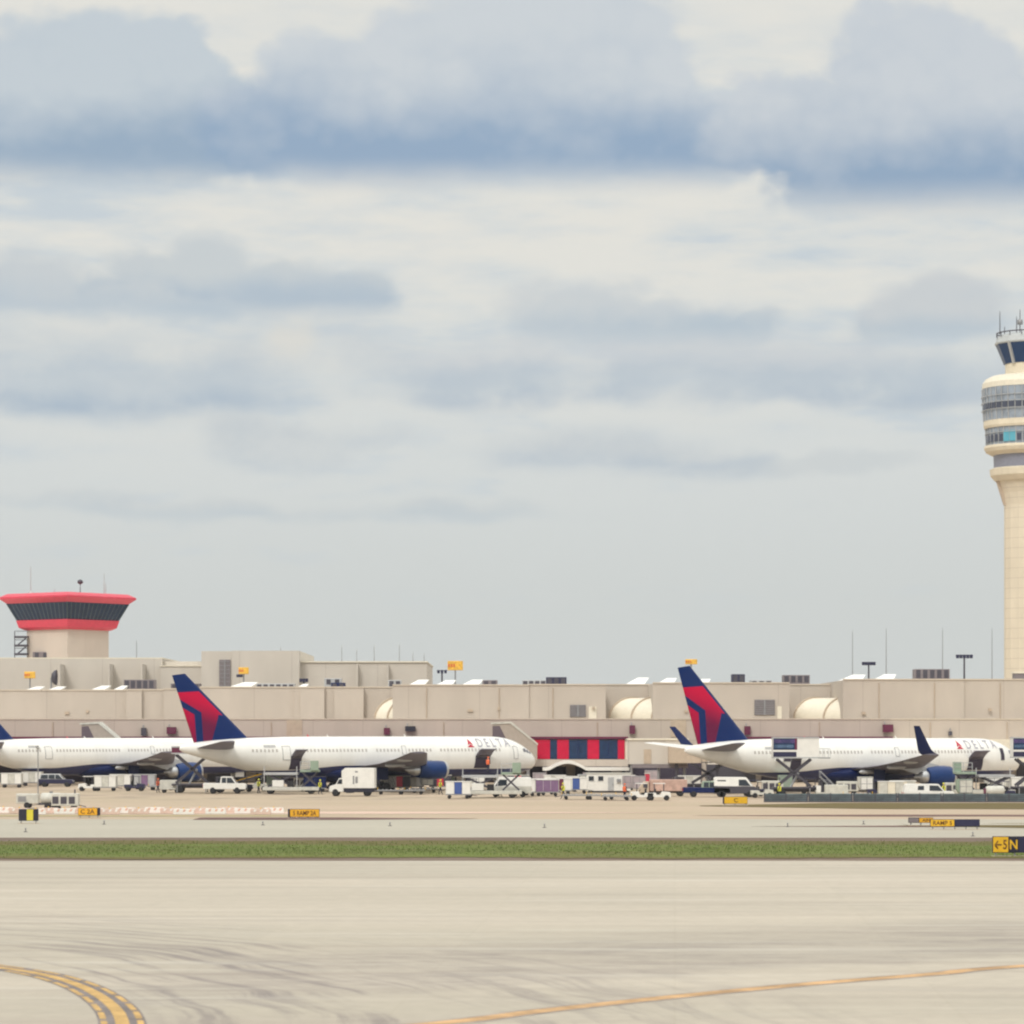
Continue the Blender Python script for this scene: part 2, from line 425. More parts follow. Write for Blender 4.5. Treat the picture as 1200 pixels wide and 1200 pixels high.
def strip(name, x0, x1, yn, yf, z, m, wig=.5, step=3.0, taper=None):
    """a band lying across the view with a slightly uneven edge"""
    n = int((x1 - x0) / step); rnd = random.Random(int(yn * 7 + x0))
    a, b = [], []; wa = wb = 0
    for i in range(n + 1):
        x = x0 + (x1 - x0) * i / n
        wa = wa * .7 + rnd.uniform(-wig, wig); wb = wb * .7 + rnd.uniform(-wig, wig)
        k = 1 if not taper else taper(x)
        m_ = (yn + yf) / 2
        a.append((x, m_ + (yn - m_) * k + wa * k, z)); b.append((x, m_ + (yf - m_) * k + wb * k, z))
    mb = MB(); mb.add(a + b, [(i, i + 1, n + 1 + i + 1, n + 1 + i) for i in range(n)])
    return mb.build(name, m, kind='structure')
near_m = ground_mat('near_taxiway_concrete', L(.415, .375, .31), L(.475, .425, .355), kind='near')
taxi_m = ground_mat('far_taxiway_concrete', L(.385, .36, .30), L(.425, .395, .33))
apron_m = ground_mat('apron_concrete', L(.425, .345, .25), L(.455, .36, .27), kind='apron')
grass_m = ground_mat('grass_soil', L(.10, .142, .022), L(.125, .165, .028), kind='grass')
dirt_m = ground_mat('dark_shoulder', L(.15, .11, .09), L(.18, .13, .10))
lane_m = ground_mat('dark_lane_asphalt', L(.115, .06, .058), L(.16, .095, .08))
dry_m = ground_mat('dry_grass', L(.15, .125, .045), L(.18, .15, .05), kind='grass')
sheet('ground', [(-6000, -500), (6000, -500), (6000, 9000), (-6000, 9000)], -.012, apron_m)
sheet('apron', [(-700, 219), (700, 219), (700, 1200), (-700, 1200)], -.008, apron_m)
sheet('taxiway_near', [(-700, -60), (700, -60), (700, 184), (-700, 184)], -.004, near_m)
strip('taxiway_far', -300, 300, 218, 270, 0.0, taxi_m, wig=.2)
strip('grass_verge', -300, 300, 182.5, 219.5, .004, dirt_m, wig=.25)
strip('grass_strip', -300, 300, 185.5, 215.5, .030, grass_m, wig=1.0, step=1.5)
strip('taxiway_shoulder', -300, 300, 218.6, 222.5, .010, dirt_m, wig=.3)
strip('dark_lane_left', X(225, 268), X(560, 272), 268, 275.5, .012, lane_m, wig=.3, taper=lambda x: max(.05, min(1, (X(560, 272) - x) / 12)))
strip('dark_lane_right', X(810, 283), 120, 279, 285, .012, lane_m, wig=.3, taper=lambda x: max(.04, min(1, (x - X(810, 283)) / 14)))
strip('dark_lane_end', X(880, 250), 120, 247, 251.5, .012, lane_m, wig=.2, taper=lambda x: max(.04, min(1, (x - X(880, 250)) / 12)))
strip('grass_island', X(1040, 258), 120, 244, 258, .016, dry_m, wig=.3, taper=lambda x: max(.04, min(1, (x - X(1040, 258)) / 10)))
strip('taxiway_lane_pale', X(1060, 254), 120, 252.4, 256.4, .022, taxi_m, wig=.1)
strip('grass_by_fence', X(820, 320), 130, 306, 333, .016, dry_m, wig=.5, taper=lambda x: max(.04, min(1, (x - X(800, 320)) / 18)))
strip('apron_edge_band', -120, X(360, 280), 279, 283, .014, ground_mat('dusty_edge', L(.36, .30, .16), L(.42, .34, .20)), wig=.4)
strip('apron_pale_band', -120, X(800, 290), 289, 296, .012, ground_mat('pale_apron_band', L(.60, .44, .36), L(.62, .48, .38)), wig=.8, taper=lambda x: max(.04, min(1, (X(800, 290) - x) / 20)))
# grass blades on the strip
gb = MB(); rg = random.Random(3)
vv, ff = [], []
for i in range(14000):
    y = rg.triangular(185.2, 216, 197); x = rg.uniform(-40, 40)
    h = rg.uniform(.04, .13) * (1.4 if rg.random() < .04 else 1); a = rg.uniform(0, PI); wd = .03
    k = len(vv)
    vv += [(x - wd * math.cos(a), y - wd * math.sin(a), .03), (x + wd * math.cos(a), y + wd * math.sin(a), .03), (x + rg.uniform(-.05, .05), y + rg.uniform(-.05, .05), .03 + h)]
    ff.append((k, k + 1, k + 2))
gb.add(vv, ff)
bl_m = mat('grass_blade', L(.115, .165, .028), .8, var=.3, scale=.12)
o = gb.build('grass', bl_m); o['kind'] = 'stuff'; tag(o, 'short green mown grass along the strip between the taxiways', 'grass')

# painted lines
line_y = mat('taxiway_yellow_paint', L(.60, .38, .13), .8, var=.4, scale=1.2)
line_b = mat('taxiway_black_border', L(.22, .19, .185), .9, var=.4, scale=1.0)
line_r = mat('worn_yellow_paint', L(.62, .38, .18), .8, var=.5, scale=.7)
def ribbon(name, path, offs, width, z, m, dash=None):
    mb = MB(); acc = 0
    P = [Vector(p) for p in path]
    L_, R_ = [], []
    for i, p in enumerate(P):
        d = (P[min(i + 1, len(P) - 1)] - P[max(i - 1, 0)]).normalized(); n = Vector((-d.y, d.x))
        L_.append(p + n * (offs + width / 2)); R_.append(p + n * (offs - width / 2))
    for i in range(len(P) - 1):
        acc += (P[i + 1] - P[i]).length
        if dash and (acc % (2 * dash)) > dash * 1.6: continue
        mb.add([(L_[i].x, L_[i].y, z), (R_[i].x, R_[i].y, z), (R_[i + 1].x, R_[i + 1].y, z), (L_[i + 1].x, L_[i + 1].y, z)], [(0, 1, 2, 3)])
    return mb.build(name, m, kind='structure')
def smooth_path(pts, n=14):
    out = []
    for i in range(len(pts) - 1):
        p0 = Vector(pts[max(i - 1, 0)]); p1 = Vector(pts[i]); p2 = Vector(pts[i + 1]); p3 = Vector(pts[min(i + 2, len(pts) - 1)])
        for k in range(n):
            t = k / n
            out.append(.5 * ((2 * p1) + (p2 - p0) * t + (2 * p0 - 5 * p1 + 4 * p2 - p3) * t * t + (3 * p1 - p0 - 3 * p2 + p3) * t ** 3))
    out.append(Vector(pts[-1])); return out
def gp(px, row):
    d = F * EYE / (row - HZ); return (X(px, d), d)
curve = smooth_path([(-50, 124.5), (-36, 117.5), (-26, 110.5), (-20, 104), gp(0, 1134), gp(50, 1142), gp(88, 1153), gp(115, 1166), gp(133, 1180), gp(142, 1194), gp(143, 1215), (-8.9, 68), (-9.2, 60), (-11, 50)], 16)
ribbon('taxiway_line_border', curve, 0, 1.24, .002, line_b)
ribbon('taxiway_centre_line', curve, 0, .36, .006, line_y)
ribbon('taxiway_dashed_line', curve, .47, .17, .006, line_y, dash=1.3)
ribbon('taxiway_dashed_line', curve, -.47, .17, .006, line_y, dash=1.3)
rpath = smooth_path([(-12, 71), gp(485, 1202), gp(640, 1184), gp(800, 1167), gp(960, 1152), gp(1100, 1141), gp(1200, 1132), (34, 113), (60, 128)], 10)
ribbon('lead_line_border', rpath, 0, 1.1, .002, mat('worn_black_border', L(.36, .31, .28), .9, var=.4, scale=.6))
ribbon('lead_line', rpath, 0, .74, .006, line_r)

# ------------------------------------------------------------------ buildings
coping_m = mat('coping_stone', L(.62, .54, .44), .8, var=.1)
CON = thing('concourse_building', 'long beige precast concourse behind the parked airliners with a red and navy glazed bay', 'airport concourse', (0, 475, 0))
def cbox(name, x0, x1, y0, y1, z0, z1, m, parent=CON, bevel=0):
    ox, oy = parent.location.x, parent.location.y
    return MB().box(x0 - ox, x1 - ox, y0 - oy, y1 - oy, z0, z1).build(name, m, parent, bevel)
DL = 475
xl, xr = -150, 150
cbox('lower_wall', xl, xr, DL, DL + 45, 0, 9.55, wall_m)
cbox('parapet_coping', xl, xr, DL - .12, DL + .5, 9.55, 9.72, coping_m)
# set-back upper blocks: px range, wall distance, top row
blocks = [(-460, 148, 494, 809.5), (148, 166, 492.4, 809), (166, 192, 493.3, 809), (192, 234, 492.6, 808), (234, 345, 494, 806), (345, 352, 493.2, 806), (352, 380, 492.6, 806),
          (380, 392, 493.5, 806), (392, 426, 492.8, 806), (426, 460, 494.4, 806), (460, 620, 480, 803.5), (620, 710, 480.35, 803), (710, 765, 495, 803), (765, 925, 478, 801),
          (925, 988, 495, 803), (988, 1130, 476.2, 797), (1130, 1480, 476.55, 797)]
for a, b, d, row in blocks:
    cbox('upper_wall', X(a, d), X(b, d), d, 516, 9.4, Z(row, d), wall2_m)
    cbox('roof_coping', X(a, d), X(b, d), d - .15, d + .4, Z(row, d), Z(row, d) + .2, coping_m)
# barrel vaulted rooflights in the recesses
def vault(px_crown, d, n_len=10.0):
    th = R(48); ax = Vector((math.cos(th), -math.sin(th), 0)); nx = Vector((-math.sin(th), -math.cos(th), 0))
    c0 = Vector((X(px_crown, d) - CON.location.x, d - CON.location.y, 9.56)); Wd, H = 5.0, 3.45
    mb = MB(); rr = []
    for k in range(2):
        rr.append([c0 + ax * (n_len * k) + nx * (Wd * math.cos(t)) + Vector((0, 0, H * math.sin(t))) for t in [PI * i / 20 for i in range(21)]])
    mb.rings(rr, close=False, caps=True)
    v = mb.build('vaulted_skylight', cream_m, CON)
    for s in (0, .52, 1.0):
        rb = MB(); base = c0 + ax * (n_len * s)
        pts = [base + nx * ((Wd + .1) * math.cos(t)) + Vector((0, 0, (H + .1) * math.sin(t))) for t in [PI * i / 20 for i in range(21)]]
        for i in range(20): rb.bar(pts[i], pts[i + 1], .24)
        rb.build('rib', tan, v)
vault(741, 490.5, 9.5); vault(956, 490.5, 12); vault(468, 491, 6)
# louvred vents on the upper wall
def vent(a, b, r0, r1, d, par=CON):
    x0, x1, z0, z1 = X(a, d), X(b, d), Z(r1, d), Z(r0, d)
    v = cbox('louvre_vent', x0, x1, d - .16, d + .1, z0, z1, louvre, par)
    f = MB(); n = 7
    oy = par.location.y; ox = par.location.x
    for i in range(n):
        z = z0 + (z1 - z0) * (i + .5) / n; f.box(x0 - ox, x1 - ox, d - .24 - oy, d - .17 - oy, z - .05, z + .05)
    f.box((x0 + x1) / 2 - .12 - ox, (x0 + x1) / 2 + .12 - ox, d - .27 - oy, d - .16 - oy, z0, z1)
    f.build('slat', greym, v)
vent(668, 686.5, 826, 840, 480.35); vent(884, 908, 820, 838, 478)
cbox('service_door', X(690, 480.3), X(699, 480.3), 480.2, 480.4, 9.56, 11.6, cream_m)
cbox('service_door', X(911, 478), X(916, 478), 477.85, 478.05, 9.56, 11.6, cream_m)
# glazed bay at gate level
DB = 470
bay = cbox('glazed_bay', X(-60, DB), X(736, DB), DB + .3, DL, 3.1, 6.55, cream_m)
bay2 = cbox('glazed_bay', X(868, DB), X(1480, DB), DB + .3, DL, 3.1, 6.55, cream_m)
cbox('bay_roof_edge', X(-60, DB), X(736, DB), DB - .25, DL, 6.62, 6.95, maroon)
cbox('bay_roof_edge', X(868, DB), X(1046, DB), DB - .25, DL, 6.62, 6.95, maroon)
def bays(edges):
    for i, (a, b, k) in enumerate(edges):
        cbox('glass_panel' if k else 'red_panel', X(a, DB), X(b, DB), DB + (.12 if k else .0), DB + .34, 3.55, 6.52, tglass if k else red)
        if k:
            f = MB(); ox, oy = CON.location.x, CON.location.y
            n = max(1, int((b - a) / 9))
            for j in range(n + 1):
                x = X(a, DB) + (X(b, DB) - X(a, DB)) * j / n
                f.box(x - .05 - ox, x + .05 - ox, DB + .05 - oy, DB + .16 - oy, 3.55, 6.5)
            f.build('mullion', navy, CON)
bays([(-60, -30, 1), (-30, -14, 0), (-14, 20, 1), (20, 34, 0), (34, 70, 1), (70, 84, 0), (84, 120, 1), (120, 134, 0), (134, 170, 1), (170, 185, 0), (185, 240, 1), (240, 256, 0), (256, 300, 1), (300, 316, 0), (316, 360, 1),
      (360, 376, 0), (376, 420, 1), (420, 436, 0), (436, 480, 1), (480, 496, 0), (496, 540, 1), (540, 556, 0), (556, 600, 1), (600, 612, 0),
      (612, 623, 1), (623, 644.5, 0), (644.5, 653, 1), (653, 666.5, 0), (666.5, 688.5, 1), (688.5, 702, 0), (702, 724, 1), (724, 732, 0),
      (868, 885, 0), (885, 930, 1), (930, 945, 0), (945, 990, 1), (990, 1006, 0), (1006, 1046, 1)])
cbox('bay_soffit_band', X(600, DB), X(736, DB), DB - .1, DB + .3, 2.45, 3.5, wall_m)
# ground floor: flat dark panels paint the shade of service openings between piers
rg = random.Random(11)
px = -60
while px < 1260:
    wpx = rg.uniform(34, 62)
    cbox('service_bay_shade', X(px, DL), X(px + wpx, DL), DL - .25, DL + .1, .02, 2.9, rg.choice([void, void, void, dgrey]))
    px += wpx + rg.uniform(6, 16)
cbox('baggage_bay_shade', X(738, DL), X(822, DL), DL - .35, DL + .05, .02, 3.0, void)  # dark slab stands for the shade in the bay mouth
# white canopy with a raised arch over the baggage docks
pts = []
for i in range(25):
    p = 636 + (737 - 636) * i / 24
    z = 2.35 + (1.05 * max(0, math.cos((p - 665) / 22 * PI / 2)) if abs(p - 665) < 22 else 0)
    pts.append((X(p, 464), z))
mb = MB(); poly = pts + [(x, z - .42 if z < 2.5 else z - .3) for x, z in pts[::-1]]
ox, oy = CON.location.x, CON.location.y
for i in range(24):
    a, b = pts[i], pts[i + 1]
    mb.prism([(a[0] - ox, a[1] - .45), (b[0] - ox, b[1] - .45), (b[0] - ox, b[1]), (a[0] - ox, a[1])], 462 - oy, 470.1 - oy)
mb.build('dock_canopy', white, CON)
for p in (640, 690, 734): cbox('canopy_post', X(p, 463) - .12, X(p, 463) + .12, 462.6, 462.85, 0, 1.9, louvre)
# small wall cabinets and lamps on the lower wall
for a, b, r0, r1, mm in [(166, 172, 853, 862, dgrey), (196, 207, 852, 860, maroon), (450, 457, 853, 861, maroon), (475, 487, 851, 857, signblack), (737.5, 744, 850, 860, maroon), (872, 879, 851, 861, maroon),
                     (1034, 1046, 849, 858, maroon), (1111, 1115, 857, 862, dgrey)]:
    o = cbox('gate_number_box', X(a, DL), X(b, DL), DL - .9, DL - .2, Z(r1, DL), Z(r0, DL), mm)
    ox, oy = CON.location.x, CON.location.y
    MB().bar((X(a, DL) + .3 - ox, DL - .5 - oy, Z(r0, DL)), (X(a, DL) + .3 - ox, DL + .1 - oy, Z(r0, DL) + .5), .12).build('bracket', greym, o)
for a, b in ((336, 354), (786, 804)):
    cbox('recessed_panel', X(a, DL), X(b, DL), DL - .12, DL + .1, 6.9, 9.5, tan)
for p_, d_, r0_, r1_ in [(62, 475, 846, 866), (226, 475, 846, 866), (318, 475, 846, 866), (520, 475, 846, 866), (700, 475, 846, 864), (840, 475, 846, 864), (960, 475, 846, 864), (1090, 475, 846, 866), (1180, 475, 846, 866),
                       (500, 480, 806, 842), (585, 480, 806, 842), (648, 480.35, 806, 842), (820, 478, 804, 842), (1030, 476.2, 800, 842), (1095, 476.2, 800, 842), (1172, 476.5, 800, 842)]:
    ox, oy = CON.location.x, CON.location.y
    MB().cyl((X(p_, d_) - ox, d_ - .14 - oy, Z(r1_, d_)), (X(p_, d_) - ox, d_ - .14 - oy, Z(r0_, d_)), .07, n=8).build('downpipe', tan, CON)
for p_, r_, w_ in [(76, 834, 5), (101, 832, 3), (548, 831, 6), (583, 829, 3), (694, 828, 3), (802, 832, 4), (1158, 830, 4), (1010, 834, 4)]:
    d_ = 476 if p_ > 988 else 478 if p_ > 765 else 480 if p_ > 460 else 494
    cbox('wall_box', X(p_, d_), X(p_ + w_, d_), d_ - .3, d_ + .1, Z(r_ + 3, d_), Z(r_, d_), tan)
# jet bridges
def jet_bridge(label, p0, d, zt, w, flip=False):
    t = thing('jet_bridge', label, 'jet bridge', (X(p0, d), d, 0), 0, 'jet bridges at the gates')
    sg = 1
    # sloping enclosed tunnel: high open end on the left, running down to the right
    prof = [(0, zt - 3.0), (0, zt), (w * .42, zt + .15), (w, zt - 3.1), (w, zt - 5.4), (w * .9, zt - 5.6)]
    MB().prism(prof, 0, 3.2).build('tunnel', mat('jet_bridge_panel', L(.42, .36, .31), .7), t)
    MB().prism([(-.25, zt + .0), (-.25, zt + .25), (w * .42, zt + .42), (w + .1, zt - 2.85), (w + .1, zt - 3.15), (w * .40, zt + .12)], -.15, 3.35).build('roof', offwhite, t)
    MB().prism([(.02, zt - 2.6), (.02, zt - .3), (w * .16, zt - .22), (w * .34, zt - 2.6)], -.06, .02).build('end_shade_panel', mat('bridge_shadow_grey', L(.13, .10, .12), .8), t)  # flat panel, shade of the open end put into its colour
    for x in (.6, w * .8):
        MB().cyl((x, 1.6, 0), (x, 1.6, zt - 3.2), .28).build('column', greym, t)
    return t
jet_bridge('sloping grey jet bridge behind the leftmost airliner', 95.5, 464, 8.75, 6.4)
jet_bridge('sloping jet bridge above the nose of the middle airliner', 577, 464, 8.8, 6.7)
# fixed bridge head with dark void under it
t = thing('stair_tower', 'beige boxy bridge head beside the red and navy glazing', 'bridge head', (X(737, 458), 458, 0))
MB().box(0, 8.6, 0, 6, 2.9, 6.45).build('wall', wall3_m, t)
MB().box(-.2, 8.8, -.2, 6.2, 6.45, 6.7).build('roof', cream_m, t)
MB().box(.4, 8.7, -.3, 6, 2.35, 2.88).build('floor_beam', louvre, t)
for x in (.4, 4.4, 8.2): MB().cyl((x, .5, 0), (x, .5, 2.9), .22).build('column', greym, t)
MB().box(2.2, 3.3, -.08, 0.0, 3.0, 5.1).build('door', tan, t)
t = thing('jet_bridge', 'beige telescopic jet bridge between the bridge head and the tail of the right airliner', 'jet bridge', (X(784, 455), 455, 0), 0, 'jet bridges at the gates')
MB().box(0, 6.5, 0, 3, 3.1, 5.9).build('tunnel', tan, t)
MB().box(5.6, 9.5, -.3, 3.3, 2.9, 6.1).build('cab', wall3_m, t)
for x in (1.2, 7.2): MB().cyl((x, 1.5, 0), (x, 1.5, 3.0), .25).build('column', dgrey, t)
MB().box(6.3, 8.1, .6, 2.4, .1, .9).build('wheel_bogie', black, t)

# building farther back
TB = thing('terminal_building', 'stepped beige plant building rising behind the left end of the concourse', 'terminal building', (X(120, 540), 540, 0))
DT = 540
def tbox(name, a, b, r0, z0, m, d=DT, dep=40): return cbox(name, X(a, d), X(b, d), d, d + dep, z0, Z(r0, d), m, TB)
tbox('wall', -500, 190, 772, 8, wall3_m)
tbox('roof', -500, 190.6, 770.6, Z(771.9, DT), cream_m)
tbox('wall', 189, 236, 775, 8, wall3_m, 541.5)
tbox('wall', 188, 236, 781, 8, wall3_m, 539)
tbox('roof', 187.4, 236, 779.8, Z(781, 539), cream_m, 538.8)
tbox('wall', 236, 350, 763, 8, wall3_m, 534)
tbox('wall', 272, 350.6, 762.5, 8, wall3_m, 533.6)
tbox('wall', 350, 500, 776.5, 8, wall3_m, 537)
tbox('roof', 349, 501, 774.8, Z(776.4, 537), cream_m, 536.7)
for p in (70, 128, 166, 418, 392 + 62): cbox('pilaster', X(p, DT - 4), X(p + 1.6, DT - 4), DT - 5.2, DT - 4.9 + 5, 8, Z(778, DT - 5), wall3_m, TB)
vent(257, 270, 773, 806, 533.9, TB)
for a, b, r0, r1, d, m in [(145, 181, 796.5, 808, 505, louvre), (200, 234, 801, 806, 520, louvre), (388, 404, 800, 806.5, 508, navy), (380, 400, 795, 800, 512, lgrey), (38, 58, 764, 770.5, 556, louvre),
                     (1072, 1113, 784, 797, 500, louvre), (918, 949, 791, 799.5, 500, louvre), (455, 470, 797, 806, 508, lgrey), (858, 873, 790, 797, 499, signnavy), (640, 664, 793.5, 799.5, 503, signnavy),
                     (612, 640, 797, 802, 503, lgrey), (880, 905, 797, 801, 497, lgrey), (300, 345, 801, 806, 510, lgrey), (565, 583, 797, 802, 503, louvre)]:
    par = TB if r1 < 780 else CON
    zt = Z(r0, d); zb = Z(r1, d) - (2.5 if m in (signnavy, navy) else 1.5)
    o = cbox('rooftop_unit', X(a, d), X(b, d), d, d + 3, max(zb, 9.0), zt, m, par, .04)
    f = MB(); ox, oy = par.location.x, par.location.y
    n = max(2, int((b - a) / 7))
    for i in range(n):
        xx = X(a, d) + (X(b, d) - X(a, d)) * (i + .5) / n; f.box(xx - .35 - ox, xx + .35 - ox, d - .05 - oy, d - oy - .002, zt - (zt - max(zb, 9)) * .45, zt - .15)
    f.build('grille', dgrey, o)
# white sloped rooflights
def skylight(a, b, rtop, rbot, d):
    ox, oy = CON.location.x, CON.location.y
    x0, x1 = X(a, d) - ox, X(b, d) - ox; z0, z1 = Z(rbot, d), Z(rtop, d); s = (x1 - x0) * .55
    mb = MB()
    mb.add([(x0, d - oy, z0), (x1 - s * .45, d - oy, z0), (x1, d + 4.2 - oy, z1), (x0 + s, d + 4.2 - oy, z1), (x0, d + 5 - oy, z0), (x1 - s * .45, d + 5 - oy, z0), (x1, d + 5 - oy, z1), (x0 + s, d + 5 - oy, z1)],
           [(0, 1, 2, 3), (7, 6, 5, 4), (0, 4, 5, 1), (1, 5, 6, 2), (2, 6, 7, 3), (3, 7, 4, 0)])
    mb.build('skylight', mat('skylight_white', L(.88, .88, .85), .4, var=0), CON)
for a, b, r0, r1, d in [(25, 48, 804, 810, 496), (51, 73, 804, 810, 496), (103, 126, 803, 809.5, 496), (130, 146, 803, 809.5, 496), (262, 300, 799, 807, 500), (345, 360, 801, 807, 500), (475, 502, 796, 804.5, 486), (507, 534, 796.5, 804.5, 486),
                        (537, 566, 796, 804.5, 486), (733, 762, 793.5, 802, 500), (769, 795, 794, 802, 488), (985, 1018, 790, 797.5, 486), (1024, 1054, 789.5, 797.5, 486), (812, 835, 795, 801.5, 488)]:
    skylight(a, b, r0, r1, d)

# red rimmed ramp tower
DRT = 560
def sq(r, z, c=0.0, phi=R(7.5)):
    return [(r * math.cos(PI + phi + i * PI / 2), r * math.sin(PI + phi + i * PI / 2), z) for i in range(4)]
sc = F / DRT
rt = thing('ramp_tower', 'square red rimmed ramp control tower with slanted dark windows on the left roof', 'control tower', (X(79.5, DRT), DRT, 0))
zz = lambda row: Z(row, DRT)
MB().rings([sq(47.5 / sc, 8), sq(47.5 / sc, zz(737.5))], False).build('base_wall', drum_m, rt)
MB().rings([sq(50 / sc, zz(739)), sq(57 / sc, zz(736)), sq(60 / sc, zz(727.5))], False).build('lower_rim', roofred, rt)
gl = MB().rings([sq(58.5 / sc, zz(727.4)), sq(70.5 / sc, zz(708))], False).build('slanted_window_band', mat('ramp_tower_glass', L(.012, .028, .07), .3, var=.3, spec=.25), rt)
mu = MB()
A, B = sq(58.7 / sc, zz(727.4)), sq(70.7 / sc, zz(708))
for e in range(4):
    for j in range(15):
        t0 = j / 14
        p = Vector(A[e]).lerp(Vector(A[(e + 1) % 4]), t0); q = Vector(B[e]).lerp(Vector(B[(e + 1) % 4]), t0)
        mu.bar(p, q, .09 if 0 < j < 14 else .22)
mu.build('mullion', mat('window_mullion_green_grey', L(.11, .15, .17), .5), rt)
MB().rings([sq(71 / sc, zz(707.9)), sq(79.5 / sc, zz(702.5)), sq(79.5 / sc, zz(700.5)), sq(70 / sc, zz(696.5))], False).build('roof_rim', roofred, rt)
st = MB()
for i in range(3):
    z = zz(768 - i * 10); st.box(-9.3, -6.9, -2.5, 0, z, z + .35)
    st.bar((-9.2, -2.4, z), (-9.2, -2.4, z + 1.2), .12); st.bar((-9.2, -2.4, z + 1.2), (-6.9, -2.4, z + 1.2), .1)
    if i < 2: st.bar((-9.0, -2.2, z), (-7.2, -2.2, z + 1.5), .22)
st.bar((-9.2, -2.4, 14), (-9.2, -2.4, zz(741)), .14)
st.build('outside_stair', dgrey, rt)
for p, r in ((36, 664), (64, 690), (94, 683), (122, 672), (124, 684)):
    x = X(p, DRT) - rt.location.x
    mb = MB().cyl((x, 0, zz(699)), (x, 0, zz(r)), .10, .05, 6)
    if p == 94: mb.lathe([(.01, -.5), (.5, -.2), (.5, .2), (.01, .5)], 10, c=(x, 0, zz(682)))
    if p == 36: mb.lathe([(.6, 0), (.5, .6), (.01, .9)], 10, c=(x, 0, zz(698)))
    mb.build('aerial', lgrey if p != 94 else dgrey, rt)

# tall control tower at the right edge
DA = 900; sa = F / DA
at = thing('control_tower', 'tall cream air traffic control tower with stacked window rings at the right edge', 'control tower', (X(1206, DA), DA, 0))
def tring(name, prof, m, n=32, smooth=False):
    pr = [((1206 - p) / sa, Z(r, DA)) for p, r in prof]
    return MB().lathe(pr, n, smooth=smooth, rot=PI / n).build(name, m, at)
tring('shaft', [(1177, 893), (1177, 592), (1174.5, 578), (1168, 560)], shaft_m, 16)
tring('lower_collar', [(1166.5, 564), (1161, 558), (1160, 550.5), (1163, 549)], towerc)
tring('grey_band', [(1165, 549), (1164.5, 534)], mat('tower_blue_grey_band', L(.25, .26, .33), .5))
tring('collar', [(1163, 534), (1155.5, 530), (1153.5, 526), (1154, 523)], towerc)
tring('lower_window_ring', [(1156.5, 523.5), (1155.8, 502.5)], towerg)
tring('collar', [(1154, 502.8), (1153, 500), (1153.2, 494)], towerc)
tring('upper_window_ring', [(1153.5, 494.2), (1151.5, 456)], towerg)
tring('upper_collar', [(1151, 456.2), (1151.5, 450), (1155, 445), (1162, 441.5), (1176, 441)], cream_m)
tring('cab_base', [(1178.5, 441.5), (1178, 426)], towerc)
tring('cab_window_ring', [(1176.5, 427), (1167, 404)], cabblue, 12)
tring('roof', [(1166.5, 404.2), (1165.6, 402.5), (1168, 396), (1172, 393), (1190, 392)], mat('tower_roof_grey', L(.50, .53, .54), .5), 12)
mb = MB()
for i in range(4):
    t0 = 2 * PI * (i * 3 + 1) / 12 + PI / 12 + PI / 6 * 0
    r0, r1 = (1206 - 1176.5) / sa + .1, (1206 - 1167) / sa + .1
    mb.bar((r0 * math.cos(t0), r0 * math.sin(t0), Z(427.5, DA)), (r1 * math.cos(t0), r1 * math.sin(t0), Z(404, DA)), .75)
mb.build('cab_pillar', lgrey, at)
def ringwin(name, n, rad_px, r0, r1, m, keep, wfrac=.7):
    for i in range(n):
        if not keep(i): continue
        t0 = 2 * PI * (i + .5) / n; r = (1206 - rad_px) / sa
        c = Vector((r * math.cos(t0), r * math.sin(t0), 0)); tg = Vector((-math.sin(t0), math.cos(t0), 0)); hw = PI * r / n * wfrac
        ou = Vector((math.cos(t0), math.sin(t0), 0)) * .18
        z0, z1 = Z(r1, DA), Z(r0, DA)
        vs = [c + tg * s * hw + ou * k + Vector((0, 0, z)) for k in (-2, 1) for s, z in ((-1, z0), (1, z0), (1, z1), (-1, z1))]
        MB().add(vs, [(0, 1, 2, 3), (7, 6, 5, 4), (0, 4, 5, 1), (1, 5, 6, 2), (2, 6, 7, 3), (3, 7, 4, 0)]).build(name, m, at)
front = lambda n: (lambda i: PI * 1.0 <= 2 * PI * (i + .5) / n <= PI * 1.75)
ringwin('window_pane', 40, 1152.2, 474.5, 481, towerd, front(40), .78)
ringwin('window_pane', 40, 1156, 511.5, 519.5, towerd, lambda i: front(40)(i) and i % 7 not in (4, 5), .62)
ringwin('teal_window_pane', 40, 1156, 508, 520.5, towert, lambda i: front(40)(i) and i % 7 in (4, 5), .95)
mb = MB()
for n_, rp, ra, rb in ((40, 1151.3, 456.5, 494), (40, 1155.6, 503, 523)):
    for i in range(n_):
        t0 = 2 * PI * i / n_; r = (1206 - rp) / sa + .05
        r2 = r - (2.0 if rp < 1152 else .7) / sa
        mb.bar((r2 * math.cos(t0), r2 * math.sin(t0), Z(rb, DA)), (r * math.cos(t0), r * math.sin(t0), Z(ra, DA)), .22)
for row, rp in ((466, 1150.8), (473.5, 1150.9), (482, 1151.3), (509, 1155.2)):
    rr = (1206 - rp) / sa + .08
    for i in range(40):
        a0, a1 = 2 * PI * i / 40, 2 * PI * (i + 1) / 40
        mb.bar((rr * math.cos(a0), rr * math.sin(a0), Z(row, DA)), (rr * math.cos(a1), rr * math.sin(a1), Z(row, DA)), .18)
mb.build('window_frame', lgrey, at)
mb = MB(); rr = (1206 - 1168) / sa
for i in range(16):
    a0, a1 = 2 * PI * i / 16, 2 * PI * (i + 1) / 16
    p, q = Vector((rr * math.cos(a0), rr * math.sin(a0), Z(391, DA))), Vector((rr * math.cos(a1), rr * math.sin(a1), Z(391, DA)))
    mb.bar(p, q, .3); mb.bar(p, (p.x, p.y, Z(396, DA)), .22)
mb.build('roof_railing', dgrey, at)
